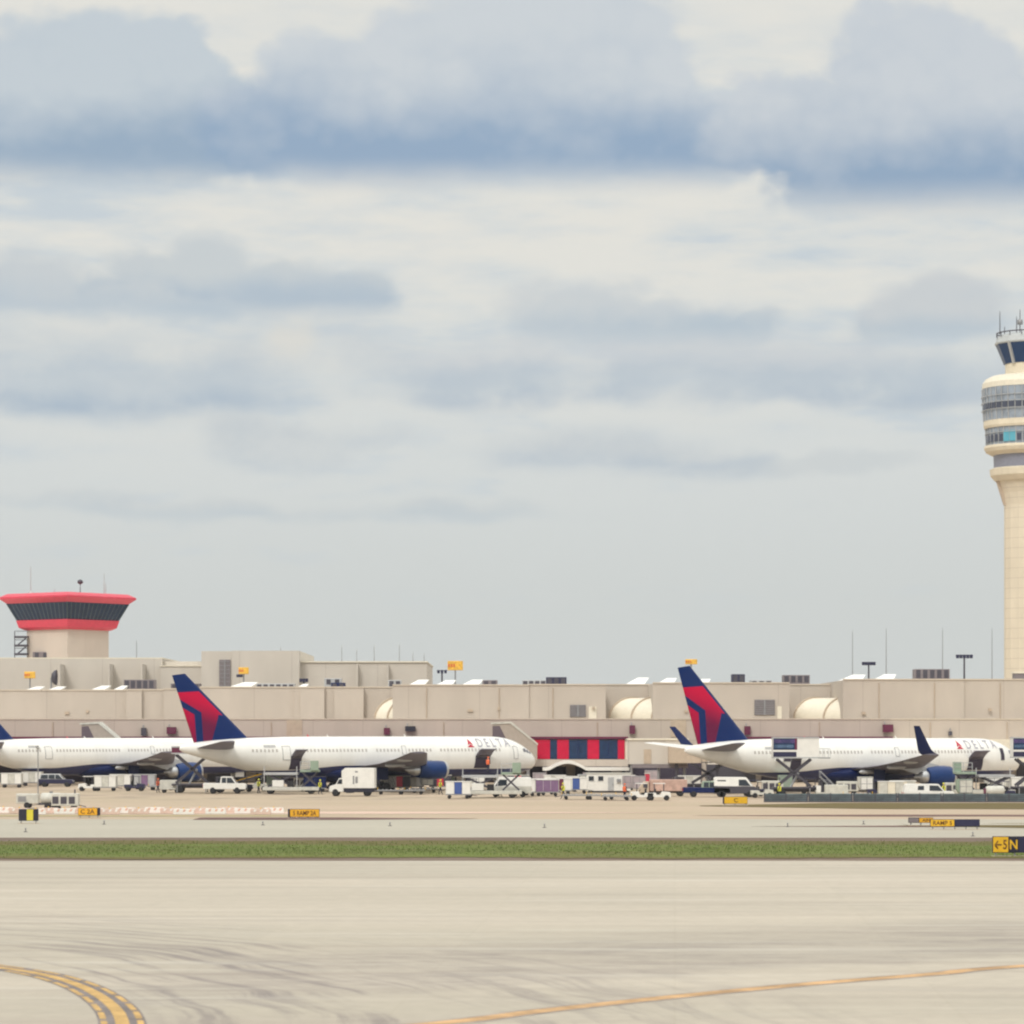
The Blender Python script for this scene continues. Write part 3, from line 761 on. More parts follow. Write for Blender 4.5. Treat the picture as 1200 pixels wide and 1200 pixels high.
for p, r0 in ((1170.5, 366), (1190, 372), (1194, 364), (1201, 370), (1176, 384)):
    x = (p - 1206) / sa
    MB().cyl((x, -2, Z(393, DA)), (x, -2, Z(r0, DA)), .16, .09, 6).build('aerial', dgrey, at)
x = (1194 - 1206) / sa; MB().lathe([(.01, 0), (.8, .2), (.8, 1.5), (.01, 1.7)], 10, c=(x, -2, Z(382, DA))).build('radar_drum', greym, at)
mb = MB()
for i, row in enumerate((577, 589, 598)):
    mb.box(-1.9, 3, -7.9, -7.2, Z(row, DA), Z(row, DA) + .35)
mb.build('ledge', louvre, at)
mb = MB()
for s in (-1,):
    mb.bar((X(1168, DA) - at.location.x, -1, Z(560, DA)), (X(1178, DA) - at.location.x, -1, Z(592, DA)), 1.2)
mb.build('bracket', tan, at)
# small sheds at its foot
t = thing('roof_shed', 'small grey roof shed in front of the tall control tower shaft', 'shed', (X(1197, 505), 505, 14.0))
MB().box(-1, 2, 0, 3, 0, 3.2).build('wall', louvre, t); MB().box(-1.2, 2.2, -.2, 3.2, 3.2, 3.45).build('roof', cream_m, t)

# masts, lamps and signs standing on or behind the roofs
def mast(label, px, rtop, d, lamp=True, bars=4, sag=0, rbase=None, w=2.6):
    t = thing('light_mast', label, 'light mast', (X(px, d), d, 0), 0, 'apron light masts')
    z = Z(rtop, d)
    MB().cyl((0, 0, 0), (0, 0, z), .22, .14, 8).build('pole', dgrey, t)
    MB().box(-w / 2, w / 2, -.1, .1, z - .15, z).build('crossarm', dgrey, t)
    for i in range(bars):
        x = -w / 2 + w * (i + .5) / bars
        MB().box(x - .22, x + .22, -.35, .25, z - .55, z + .05, ).build('floodlight', signnavy, t, .03)
    return t
mast('twin row floodlight mast on the right skyline with its pole showing', 1130, 767.5, 506, w=2.8, bars=5)
mast('floodlight head left of the tall pole above the white roof wedges', 1018, 776, 560, w=2.5, bars=5)
mast('low floodlight head peeping over the roof behind the right airliner tail', 865, 791, 530, w=1.9, bars=4)
mast('dark floodlight head on the roof left of the vaulted skylight', 652, 794, 530, w=3.4, bars=6)
mast('small floodlight head beside the orange sign on the skyline', 518, 785.5, 560, w=1.9, bars=3)
mast('short floodlight head in front of the louvred tower block', 356, 795.5, 520, w=1.5, bars=3)
for p, r, d, lab in [(999, 740, 620, 'thin pole left of the flat floodlight head'), (1038.5, 737, 620, 'thin pole between the two right floodlight heads'), (1104.5, 737, 620, 'thin pole just left of the tall floodlight mast'),
                     (1162.5, 737, 620, 'thin pole just left of the tall control tower'), (400.5, 757, 550, 'faint aerial above the plant building roof, leftmost of its row'), (418, 762, 550, 'faint short aerial above the plant building roof'),
                     (438.5, 757, 550, 'white tipped aerial in the middle of the plant building roof'), (468, 756, 550, 'tall thin aerial near the right end of the plant building'), (484, 765, 550, 'short aerial near the right end of the plant building'),
                     (497, 767, 550, 'aerial at the right corner of the plant building'), (160, 752, 570, 'thin aerial right of the red rimmed tower'), (329, 759, 545, 'stub aerial on the tall plant block')]:
    t = thing('antenna', lab, 'antenna', (X(p, d), d, 0), 0, 'thin skyline poles')
    MB().cyl((0, 0, 8), (0, 0, Z(r, d)), .13, .05, 6).build('pole', greym, t)
    MB().cyl((0, 0, Z(r, d) - .2), (0, 0, Z(r, d) + .3), .07, .02, 6).build('tip', lgrey, t)
def roofsign(label, px, row, d, wpx, hpx, m=amber, dark=True, glyph=None):
    t = thing('roof_sign', label, 'roof sign', (X(px, d), d, 0), 0, 'small amber signs on the roofs')
    ww, hh = wpx / F * d, hpx / F * d; z = Z(row, d)
    MB().box(-ww / 2, ww / 2, -.15, .15, z - hh / 2, z + hh / 2).build('panel', m, t, .08)
    mb = MB()
    for q in range(3): mb.box(-ww * .46 + q * ww * .17, -ww * .36 + q * ww * .17, -.19, -.152, z - hh * .16, z + hh * .18)
    mb.build('red_marking', mat('sign_red_orange', L(.70, .12, .04), .5), t)
    MB().cyl((0, .2, 8.5), (0, .2, z), .12, n=8).build('post', greym, t)
    if dark: MB().box(-ww * .7, -ww * .1, -.3, .3, z - hh * .95, z - hh * .55).build('floodlight', signnavy, t, .03)
roofsign('amber sign on the skyline right of the plant building', 533.5, 780, 530, 18, 11, dark=False)
roofsign('amber sign mounted on the tall plant block', 285.5, 786, 522, 12, 8)
roofsign('amber sign on the roof below the red rimmed tower', 35, 791, 522, 13, 8, dark=False)
roofsign('red and amber sign just above the right airliner fin', 810, 775.5, 530, 14, 6, dark=False)
t = thing('satellite_dish', 'dark satellite dish on the roof below the red rimmed tower', 'satellite dish', (X(60, 512), 512, 9.5))
MB().lathe([(.05, 0), (.7, .12), (1.15, .5), (1.3, .9), (1.2, .9), (.6, .25), (.02, .15)], 18, axis='x', c=(0, 0, Z(794, 512) - 9.5)).build('dish', dgrey, t)
MB().cyl((0, 0, 0), (0, 0, Z(794, 512) - 9.5), .16).bar((0, 0, 3.0), (1.6, 0, 3.3), .14).build('mount', greym, t)

# ------------------------------------------------------------------ airliners
ZC = 4.15
STN = [(27.05, 3.45, .04, .04), (26.95, 3.45, .38, .42), (26.6, 3.48, .80, .86), (26.0, 3.58, 1.18, 1.28), (25.2, 3.72, 1.52, 1.66), (24.2, 3.88, 1.86, 2.02), (23.0, 4.02, 2.14, 2.34), (21.5, 4.12, 2.36, 2.56), (19.8, 4.15, 2.48, 2.66),
       (18, 4.15, 2.515, 2.68), (8, 4.15, 2.515, 2.68), (-2, 4.15, 2.515, 2.68), (-9, 4.15, 2.515, 2.68), (-12.5, 4.22, 2.47, 2.58), (-15.5, 4.38, 2.30, 2.36), (-18.5, 4.63, 2.00, 2.04), (-21.5, 4.92, 1.58, 1.62), (-24.2, 5.15, 1.12, 1.14), (-26.5, 5.30, .66, .70), (-27.6, 5.36, .38, .42), (-27.9, 5.37, .15, .2)]
def fus(x):
    s = sorted(STN)
    if x <= s[0][0]: return s[0][1:]
    for i in range(len(s) - 1):
        if x <= s[i + 1][0]:
            a, b = s[i], s[i + 1]; t = (x - a[0]) / (b[0] - a[0])
            p = s[max(i - 1, 0)]; q = s[min(i + 2, len(s) - 1)]
            out = []
            for k in (1, 2, 3):
                m0 = (b[k] - p[k]) / max(b[0] - p[0], 1e-6); m1 = (q[k] - a[k]) / max(q[0] - a[0], 1e-6); h = b[0] - a[0]
                if abs(a[k] - b[k]) < 1e-6: m0 = m1 = 0
                t2, t3 = t * t, t ** 3
                out.append((2*t3 - 3*t2 + 1) * a[k] + (t3 - 2*t2 + t) * h * m0 + (-2*t3 + 3*t2) * b[k] + (t3 - t2) * h * m1)
            return out
    return s[-1][1:]
def fpt(x, z, off=0.0, side=-1):
    zc, ry, rz = fus(x); s = max(-1, min(1, (z - zc) / rz)); c = math.sqrt(max(0, 1 - s * s))
    return Vector((x, side * (ry * c + off * c), z + off * s))
def fpatch(x0, x1, z0, z1, off, nx=3, nz=6, side=-1):
    mb = MB(); vs = []; fs = []
    for i in range(nx + 1):
        for j in range(nz + 1):
            vs.append(fpt(x0 + (x1 - x0) * i / nx, z0 + (z1 - z0) * j / nz, off, side))
    for i in range(nx):
        for j in range(nz):
            a = i * (nz + 1) + j; fs.append((a, a + nz + 1, a + nz + 2, a + 1))
    return mb.add(vs, fs, True)
# body paint: white above a navy belly line
def body_mat():
    m = bpy.data.materials.new('airliner_body_paint'); m.use_nodes = True
    t = NT(m.node_tree); b = t.n['Principled BSDF']; b.inputs['Roughness'].default_value = .32; b.inputs['Coat Weight'].default_value = .25
    tcn = t.new('ShaderNodeTexCoord'); sp = t.new('ShaderNodeSeparateXYZ'); t.l.new(tcn.outputs['Object'], sp.inputs[0])
    x, z = sp.outputs[0], sp.outputs[2]
    line = t.m('ADD', 2.55, t.m('MULTIPLY', .55, t.ss(t.m('ABSOLUTE', t.m('ADD', x, 2.5)), 11.0, 2.0)))
    k = t.m('LESS_THAN', z, line)
    n = t.noise(t.mapping(tcn.outputs['Object'], sc=(1, .3, .3)), .8, 5, .6)
    wcol = t.mix(1.0, L(.86, .855, .82), t.ss(n, .3, .75, .93, 1.0), 'MULTIPLY')
    # frame joints, very faint
    jt = t.m('LESS_THAN', t.m('FRACT', t.m('DIVIDE', x, 5.6)), .008)
    wcol = t.mix(t.m('MULTIPLY', jt, .25), wcol, L(.4, .4, .4))
    t.l.new(t.mix(k, wcol, L(.012, .02, .11)), b.inputs['Base Color'])
    return m
BODY = body_mat()
FX = lambda zx: -27.9 + ((780 + zx / 6) - 803) / 7.91
FZ = lambda zy: 15.85 - (zy - 125) / 56.6
def fin_mat():
    m = bpy.data.materials.new('tail_fin_livery'); m.use_nodes = True
    t = NT(m.node_tree); b = t.n['Principled BSDF']; b.inputs['Roughness'].default_value = .4; b.inputs['Specular IOR Level'].default_value = .2
    tcn = t.new('ShaderNodeTexCoord'); sp = t.new('ShaderNodeSeparateXYZ'); t.l.new(tcn.outputs['Object'], sp.inputs[0])
    x, z = sp.outputs[0], sp.outputs[2]
    col = L(.002, .022, .125)
    hot = L(.58, 0, .05); deep = L(.15, .008, .055)
    grad = t.mix(t.ss(t.m('MULTIPLY_ADD', x, .35, z), FZ(330) + .35 * FX(300), FZ(560) + .35 * FX(330)), hot, deep)
    grad2 = t.mix(t.ss(z, FZ(400), FZ(680)), L(.50, 0, .05), L(.24, .004, .055))
    for poly, cc in [([(100, 280), (262, 268), (425, 462), (272, 434), (120, 322)], grad), ([(110, 368), (232, 456), (256, 760), (150, 760)], grad2), ([(278, 430), (424, 459), (345, 690), (330, 760), (300, 760)], grad)]:
        P = [(FX(p[0]), FZ(p[1])) for p in poly]
        area = sum(P[i][0] * P[(i + 1) % len(P)][1] - P[(i + 1) % len(P)][0] * P[i][1] for i in range(len(P)))
        if area < 0: P = P[::-1]
        mk = None
        for i in range(len(P)):
            p, q = P[i], P[(i + 1) % len(P)]
            a_, b_ = -(q[1] - p[1]), (q[0] - p[0]); c_ = -(a_ * p[0] + b_ * p[1])
            g = t.m('GREATER_THAN', t.m('MULTIPLY_ADD', x, a_, t.m('MULTIPLY_ADD', z, b_, c_)), 0.0)
            mk = g if mk is None else t.m('MULTIPLY', mk, g)
        col = t.mix(mk, col, cc)
    t.l.new(col, b.inputs['Base Color'])
    return m
FIN = fin_mat()
def foil(n=9):
    up, lo = [], []
    for i in range(n + 1):
        x = .5 * (1 - math.cos(PI * i / n)); yt = 5 * (.2969 * math.sqrt(x) - .126 * x - .3516 * x**2 + .2843 * x**3 - .1015 * x**4)
        up.append((x, yt)); lo.append((x, -yt))
    return up + lo[-2:0:-1]
FO = foil()
def lift_surface(secs):
    """secs: (y, x of leading edge, chord, z, thickness ratio)"""
    return [[(xl_ - c * u, y, z + v * c * t) for u, v in FO] for y, xl_, c, z, t in secs]
def airliner(label, px, d, yaw, lift=0.0, fin_k=1.0, winglets=False, eng=1.0, doors=(), fwd=True, aft=True, lettering=True):
    A = thing('airliner', label, 'airliner', (X(px, d), d, 0), yaw, 'white twin engine airliners with navy and red tails')
    def par(o):
        o.parent = A; o.location.z = lift; return o
    # fuselage
    xs = [27.05, 27.0, 26.9, 26.7, 26.4, 26, 25.5, 25, 24.4, 23.7, 23, 22, 21, 20, 18, 14, 10, 5, 0, -5, -9, -11, -13, -15, -17, -19, -21, -23, -24.5, -26, -27, -27.6, -27.9]
    rr = []
    for x in xs:
        zc, ry, rz = fus(x); rr.append([(x, ry * math.cos(2 * PI * i / 48), zc + rz * math.sin(2 * PI * i / 48)) for i in range(48)])
    body = par(MB().rings(rr).build('fuselage', BODY))
    # belly fairing
    rr = []
    for i in range(13):
        u = i / 12; x = 9.0 - 18.5 * u; k = math.sin(PI * min(max(u, .02), .98)) ** .55
        rr.append([(x, 2.85 * k * math.cos(t), 2.35 + (1.62 * k if math.sin(t) < 0 else 1.05 * k) * math.sin(t)) for t in [2 * PI * j / 24 for j in range(24)]])
    par(MB().rings(rr).build('belly_fairing', navy))
    # fin
    secs = []
    le0, te0, le1, te1 = (FX(600), FZ(640)), (FX(236), FZ(700)), (FX(172), FZ(125)), (FX(84), FZ(140))
    rings = []
    for i in range(9):
        s = -0.12 + 1.12 * i / 8
        lx = le0[0] + (le1[0] - le0[0]) * s; lz = le0[1] + (le1[1] - le0[1]) * s
        tx = te0[0] + (te1[0] - te0[0]) * s; tz = te0[1] + (te1[1] - te0[1]) * s
        c = lx - tx; rings.append([(lx - c * u, v * c * .10, lz + (tz - lz) * u) for u, v in FO])
    fin = MB().rings(rings).build('tail_fin', FIN); fin.parent = A
    zb = FZ(640); fin.scale = (1, 1, fin_k); fin.location.z = lift + zb * (1 - fin_k)
    # tailplanes: shaded near side and lit far side put into the colours
    for s in (-1, 1):
        par(MB().rings(lift_surface([(s * .3, -20.2, 5.6, 5.35, .10), (s * 3, -21.9, 4.6, 5.62, .10), (s * 9.3, -25.6, 2.0, 6.25, .09)])).build('tailplane', winggrey if s < 0 else white))
    # wings, engines, gear
    for s in (-1, 1):
        secs = [(s * 1.5, 9.2, 12.6, 2.75, .12), (s * 3.0, 7.6, 10.9, 2.95, .12), (s * 7.9, 4.0, 7.6, 3.35, .11), (s * 15.5, -1.3, 4.9, 4.05, .10), (s * 22.8, -6.4, 2.8, 4.8, .10), (s * 23.8, -7.4, 2.3, 4.92, .09)]
        wg = par(MB().rings(lift_surface(secs)).build('wing', winggrey))
        for yy, xx, zz_, ln in ((4.6, -1.8, 2.8, 3.6), (10.5, -2.4, 3.45, 3.2), (15.8, -4.6, 4.2, 2.6)):
            f = MB().lathe([(.02, 0), (.22, .3), (.30, ln * .4), (.22, ln * .8), (.02, ln)], 10, axis='x', c=(xx - ln * .6, s * yy, zz_ - .25)).build('flap_fairing', lgrey, wg)
        if winglets:
            rings = []
            for i in range(7):
                u = i / 6; ang = min(1, u * 3) * R(72)
                y = 23.6 + (u * .9 if u < .34 else .3 + (u - .34) * 1.6); z = 4.9 + (u ** 1.6) * 3.5 if u < .34 else 4.9 + .34 ** 1.6 * 3.5 + (u - .34) * 4.3
                xl_ = -7.2 - u * 4.1; c = 2.7 - 1.75 * u
                rings.append([(xl_ - c * a, s * y + (0 if u < .1 else b * c * .08), z + (b * c * .08 if u < .1 else 0)) for a, b in FO])
            par(MB().rings(rings).build('winglet', navy))
        ez = 1.9 if eng > .95 else 2.55; ey = s * 7.9; r = 1.42 * eng
        e = par(MB().lathe([(r * .86, 8.2), (r * .96, 8.0), (r, 7.2), (r * .99, 5.9), (r * .88, 4.6), (r * .80, 4.2)], 28, axis='x', c=(0, ey, ez)).build('engine', engblue))
        MB().lathe([(r * .80, 7.9), (r * .80, 8.28), (r * .86, 8.42), (r * .93, 8.34), (r * .965, 8.02)], 28, axis='x', c=(0, ey, ez)).build('intake_lip', silver, e)
        MB().lathe([(.02, 8.25), (.25, 7.95), (.3, 7.75), (r * .8, 7.72), (r * .8, 7.6)], 20, axis='x', c=(0, ey, ez)).build('fan', dgrey, e)
        MB().lathe([(r * .62, 4.6), (r * .60, 3.6), (r * .42, 2.9), (r * .3, 2.85), (.05, 2.2)], 20, axis='x', c=(0, ey, ez)).build('exhaust_cone', silver, e)
        MB().prism([(6.9, ez + r * .8), (3.0, ez + r * .2), (-.6, 3.1), (-.2, 3.7), (3.8, 3.85), (6.2, ez + r * 1.06)], ey - .22, ey + .22).build('pylon', lgrey, e)
        if eng < .95: e.location.x = -1.7
        # main gear
        g = MB().cyl((-1.2, s * 4.65, -lift), (-1.2, s * 4.2, 2.8), .19, n=10).bar((-1.2, s * 4.6, 1.0), (-1.0, s * 2.6, 2.5), .16).bar((-2.0, s * 4.65, .58 - lift), (-.4, s * 4.65, .58 - lift), .24)
        g = par(g.build('main_landing_gear', dgrey))
        MB().box(-2.1, -.3, s * 5.32 - .03, s * 5.32 + .03, 1.3, 2.9).build('gear_door', navy, g)
        for wx in (-2.0, -.42):
            for wy in (-.42, .42):
                MB().lathe([(.2, -.17), (.5, -.2), (.58, -.12), (.58, .12), (.5, .2), (.2, .17)], 18, axis='x', c=(0, 0, 0)).build('wheel', black, g)
                k = g.children[-1]; k.rotation_euler = (0, 0, R(90)); k.location = (wx, s * 4.65 + wy, .585 - lift)
    g = par(MB().cyl((21.6, 0, .4 - lift), (21.6, 0, 2.0), .13, n=10).bar((21.6, 0, 1.0), (22.6, 0, 2.0), .12).build('nose_landing_gear', lgrey))
    for wy in (-.3, .3):
        MB().lathe([(.15, -.12), (.38, -.15), (.45, -.09), (.45, .09), (.38, .15), (.15, .12)], 16, axis='x').build('wheel', black, g)
        k = g.children[-1]; k.rotation_euler = (0, 0, R(90)); k.location = (21.6, wy, .455 - lift)
    for y in (-.55, .55): MB().box(20.6, 22.2, y - .03, y + .03, .95, 1.75).build('gear_door', white, g)
    # cabin windows on the side that shows
    skip = [(-14.6, -12.9), (3.6, 4.6), (-1.2, -.4), (17.9, 18.6), (8.6, 9.6)]
    x = -18.5; wn = None
    while x < 19.6:
        if not any(a < x < b for a, b in skip):
            if wn is None:
                pass
            o = par(fpatch(x - .14, x + .14, 4.86, 5.24, .012, 1, 2).build('window', cabin))
        x += .56
    # doors
    def door(x0, x1, z0, z1, open_=False):
        o = par(fpatch(x0, x1, z0, z1, .02, 2, 6).build('door', void if open_ else BODY))  # an open doorway's inner shade is painted dark on the skin
        fr = MB()
        for (a, b) in (((x0, z0), (x0, z1)), ((x1, z0), (x1, z1)), ((x0, z1), (x1, z1)), ((x0, z0), (x1, z0))):
            for i in range(5):
                p = (a[0] + (b[0] - a[0]) * i / 5, a[1] + (b[1] - a[1]) * i / 5); q = (a[0] + (b[0] - a[0]) * (i + 1) / 5, a[1] + (b[1] - a[1]) * (i + 1) / 5)
                fr.bar(fpt(p[0], p[1], .02), fpt(q[0], q[1], .02), .05)
        fr.build('frame', greym if not open_ else lgrey, o)
        return o
    door(22.0, 22.75, 3.9, 5.5, 'nose' in doors)
    door(-14.3, -13.2, 3.9, 5.6, 'aft' in doors)
    door(3.9, 4.5, 4.5, 5.6)
    if 'aft' in doors: par(MB().box(-16.0, -14.7, -2.75, -2.62, 3.9, 5.6).build('door', BODY, None, .03))
    # cargo doors standing open
    def cargo(x0, x1):
        o = par(fpatch(x0, x1, 2.65, 4.1, .03, 3, 8).build('cargo_hold_shade', void))  # dark patch on the skin paints the shade inside the hold
        p = fpt(x0, 4.12, .05); q = fpt(x1, 4.12, .05)
        dv = Vector((0, -1.4, 1.0)); th = Vector((0, .04, .10)); sag = Vector((0, -.85, .72))
        vs = []
        for k in range(5):
            u = k / 4; bul = Vector((0, -.1, .25)) * math.sin(PI * u)
            for b0 in (p, q): vs.append(b0 + dv * u + bul)
        for k in range(5):
            u = k / 4; bul = Vector((0, -.1, .25)) * math.sin(PI * u)
            for b0 in (p, q): vs.append(b0 + dv * u + bul + th)
        fs = []
        for k in range(4):
            a = 2 * k; fs += [(a, a + 1, a + 3, a + 2), (a + 10, a + 12, a + 13, a + 11), (a, a + 2, a + 12, a + 10), (a + 1, a + 11, a + 13, a + 3)]
        fs += [(8, 9, 19, 18), (0, 10, 11, 1)]
        MB().add(vs, fs, True).build('cargo_door', winggrey, o)
    if fwd: cargo(*( (15.5, 17.9) if eng < .95 else (16.2, 18.7)))
    if aft: cargo(-13.2, -11.6)
    # cockpit windows
    for x0, x1, z0, z1 in ((24.0, 24.65, 4.75, 5.2), (24.72, 25.25, 4.62, 5.02), (25.3, 25.75, 4.5, 4.78)):
        for sd in (-1, 1): par(fpatch(x0, x1, z0, z1, .02, 2, 2, sd).build('cockpit_window', mat('cockpit_glass', L(.14, .14, .17), .3, var=0)))
    # lettering and emblem
    def wrap(me, x0, z0, name, m):
        bm = bmesh.new(); bm.from_mesh(me)
        for k in range(1, 8): bmesh.ops.bisect_plane(bm, geom=bm.verts[:] + bm.edges[:] + bm.faces[:], plane_co=(0, k * .15, 0), plane_no=(0, 1, 0))
        for v in bm.verts:
            v.co = fpt(x0 + v.co.x, z0 + v.co.y, .05)
        bm.to_mesh(me); bm.free(); me.materials.clear(); me.materials.append(m)
        o = bpy.data.objects.new(name, me); COL.objects.link(o); return par(o)
    if lettering:
        me = text_mesh('D E L T A', 1.55, .004); w_ = max(v.co.x for v in me.vertices); s = 5.5 / w_
        for v in me.vertices: v.co.x *= s
        wrap(me, 16.1, 5.45, 'airline_lettering', mat('lettering_grey_blue', L(.36, .35, .41), .5, var=0))
        me = text_mesh('N 1 2 0 1', .5); wrap(me, -17.8, 5.45, 'registration', mat('registration_grey', L(.30, .30, .33), .5, var=0)) if False else None
        bm = bmesh.new()
        for pl in ([(0, 1.15), (-.42, .25), (-.03, .42)], [(0, 1.15), (.42, .25), (.03, .42)], [(-.6, 0), (0, .34), (.6, 0)]):
            vs = [bm.verts.new((p[0], p[1], 0)) for p in pl]; bm.faces.new(vs)
        me = bpy.data.meshes.new('emblem'); bm.to_mesh(me); bm.free()
        wrap(me, 15.0, 5.4, 'red_triangle_emblem', red)
    # faint flag and number block near the tail
    o = par(fpatch(-16.9, -15.2, 5.45, 5.75, .03, 3, 1).build('small_tail_lettering', mat('pale_grey_marking', L(.52, .52, .52), .5, var=.3, scale=8)))
    par(MB().cyl((6, 0, 6.8), (5.8, 0, 7.15), .1, .04, 6).build('blade_antenna', white)); par(MB().cyl((-6, 0, 6.8), (-6.2, 0, 7.1), .1, .04, 6).build('blade_antenna', white))
    par(MB().cyl((-9, 0, 6.75), (-9.15, 0, 7.1), .12, .05, 6).build('beacon', roofred))
    return A
airliner('white airliner at the left edge, cut off behind its wing, farthest of the three', 140, 452, R(42), lift=-.05, fin_k=.95, lettering=False, fwd=False, aft=False)
airliner('white airliner in the middle with its nose beside the red and navy glazing, without winglets', 430, 402, R(36.5), lift=.22, fin_k=.87, eng=.84)
airliner('white airliner on the right with upswept navy winglets, served by raised catering trucks', 1008, 400, R(33), lift=0.0, winglets=True, doors=('nose', 'aft'), aft=True)

# ------------------------------------------------------------------ vehicles
def anon(name): return thing(name, '', '')
def wheels(t, xs, y, r=.34, w=.22, name='wheel'):
    for x in xs:
        for s in (-1, 1):
            o = MB().lathe([(r * .35, -w / 2), (r * .86, -w / 2), (r, -w * .32), (r, w * .32), (r * .86, w / 2), (r * .35, w / 2)], 16, axis='x').build(name, black, t)
            o.rotation_euler = (0, 0, R(90)); o.location = (x, s * y, r)
            MB().lathe([(.01, -w * .3), (r * .5, -w * .42), (r * .55, -w * .5), (r * .56, w * .5), (r * .5, w * .42), (.01, w * .3)], 12, axis='x').build('rim', lgrey, o)
def car(kind, paint, low=None):
    def mk():
        t = anon({'suv': 'sport_utility_vehicle', 'pickup': 'pickup_truck', 'van': 'service_van', 'cap': 'pickup_truck'}[kind])
        W_ = .95
        if kind == 'suv':
            b = [(-2.4, .45), (-2.4, 1.05), (-2.3, 1.1), (2.2, 1.0), (2.4, .85), (2.4, .42)]
            c = [(-2.3, 1.08), (-2.15, 1.72), (-1.9, 1.8), (.45, 1.8), (1.25, 1.05)]
            ws = [[(-2.08, 1.15), (-1.98, 1.66), (-1.05, 1.7), (-1.05, 1.15)], [(-.95, 1.15), (-.95, 1.7), (-.1, 1.7), (-.1, 1.12)], [(0, 1.12), (0, 1.7), (.42, 1.68), (1.0, 1.1)]]
        elif kind == 'pickup':
            b = [(-2.8, .5), (-2.8, 1.15), (2.5, 1.1), (2.75, .95), (2.75, .48)]
            c = [(-.6, 1.12), (-.5, 1.8), (-.3, 1.86), (.9, 1.84), (1.6, 1.1)]
            ws = [[(-.4, 1.18), (-.36, 1.72), (.2, 1.74), (.2, 1.16)], [(.3, 1.16), (.3, 1.74), (.85, 1.72), (1.36, 1.15)]]
        elif kind == 'cap':
            b = [(-2.8, .5), (-2.8, 1.15), (2.5, 1.1), (2.75, .95), (2.75, .48)]
            c = [(-2.78, 1.13), (-2.6, 1.85), (-2.3, 1.92), (1.0, 1.9), (1.7, 1.1)]
            ws = [[(-1.3, 1.25), (-1.25, 1.7), (-.6, 1.72), (-.6, 1.25)], [(.0, 1.18), (.0, 1.76), (.95, 1.74), (1.46, 1.15)]]
        else:
            b = [(-2.6, .42), (-2.6, 1.3), (2.1, 1.25), (2.6, 1.0), (2.6, .42)]
            c = [(-2.6, 1.28), (-2.55, 2.25), (-2.3, 2.35), (1.2, 2.32), (2.0, 1.25)]
            ws = [[(.3, 1.3), (.3, 2.05), (1.15, 2.05), (1.7, 1.3)], [(-2.2, 1.4), (-2.2, 2.0), (-1.2, 2.0), (-1.2, 1.4)]]
        MB().prism(b, -W_, W_).build('body', low or paint, t, .05)
        mb = MB(); n = len(c)
        vs = [(x, -W_ + (.02 if z < 1.3 else .14), z) for x, z in c] + [(x, W_ - (.02 if z < 1.3 else .14), z) for x, z in c]
        mb.add(vs, [tuple(range(n)), tuple(range(2 * n - 1, n - 1, -1))] + [(i, n + i, n + (i + 1) % n, (i + 1) % n) for i in range(n)])
        mb.build('cabin', paint, t, .04)
        for wv_ in ws:
            for s in (-1, 1):
                vs = [(x, s * (W_ - .02 - .12 * max(0, min(1, (z - 1.1) / .6)) + .035), z) for x, z in wv_]
                vs += [(x, y - s * .05, z) for x, y, z in vs]; k = len(wv_)
                MB().add(vs, [tuple(range(k)), tuple(range(2 * k - 1, k - 1, -1))] + [(i, k + i, k + (i + 1) % k, (i + 1) % k) for i in range(k)]).build('window', glass, t)
        # windscreen
        (xa, za), (xb, zb) = c[-2], c[-1]
        MB().add([(xa + .03, -.72, za - .04), (xa + .03, .72, za - .04), (xb - .06, .80, zb + .12), (xb - .06, -.80, zb + .12), (xa - .05, -.72, za - .09), (xa - .05, .72, za - .09), (xb - .14, .80, zb + .07), (xb - .14, -.80, zb + .07)],
                 [(0, 1, 2, 3), (7, 6, 5, 4), (0, 4, 5, 1), (1, 5, 6, 2), (2, 6, 7, 3), (3, 7, 4, 0)]).build('windscreen', glass, t)
        xf = b[-1][0]
        MB().box(xf - .03, xf + .10, -.9, .9, .42, .62).build('bumper', dgrey, t, .03)
        for s in (-1, 1):
            MB().box(xf - .08, xf + .03, s * .72 - .16, s * .72 + .16, .72, .88).build('headlight', lgrey, t)
            MB().box(b[0][0] - .03, b[0][0] + .06, s * .8 - .09, s * .8 + .09, .75, 1.02).build('tail_light', red, t)
        wheels(t, (-1.55, 1.6), .84, .37, .24)
        return t
    return mk
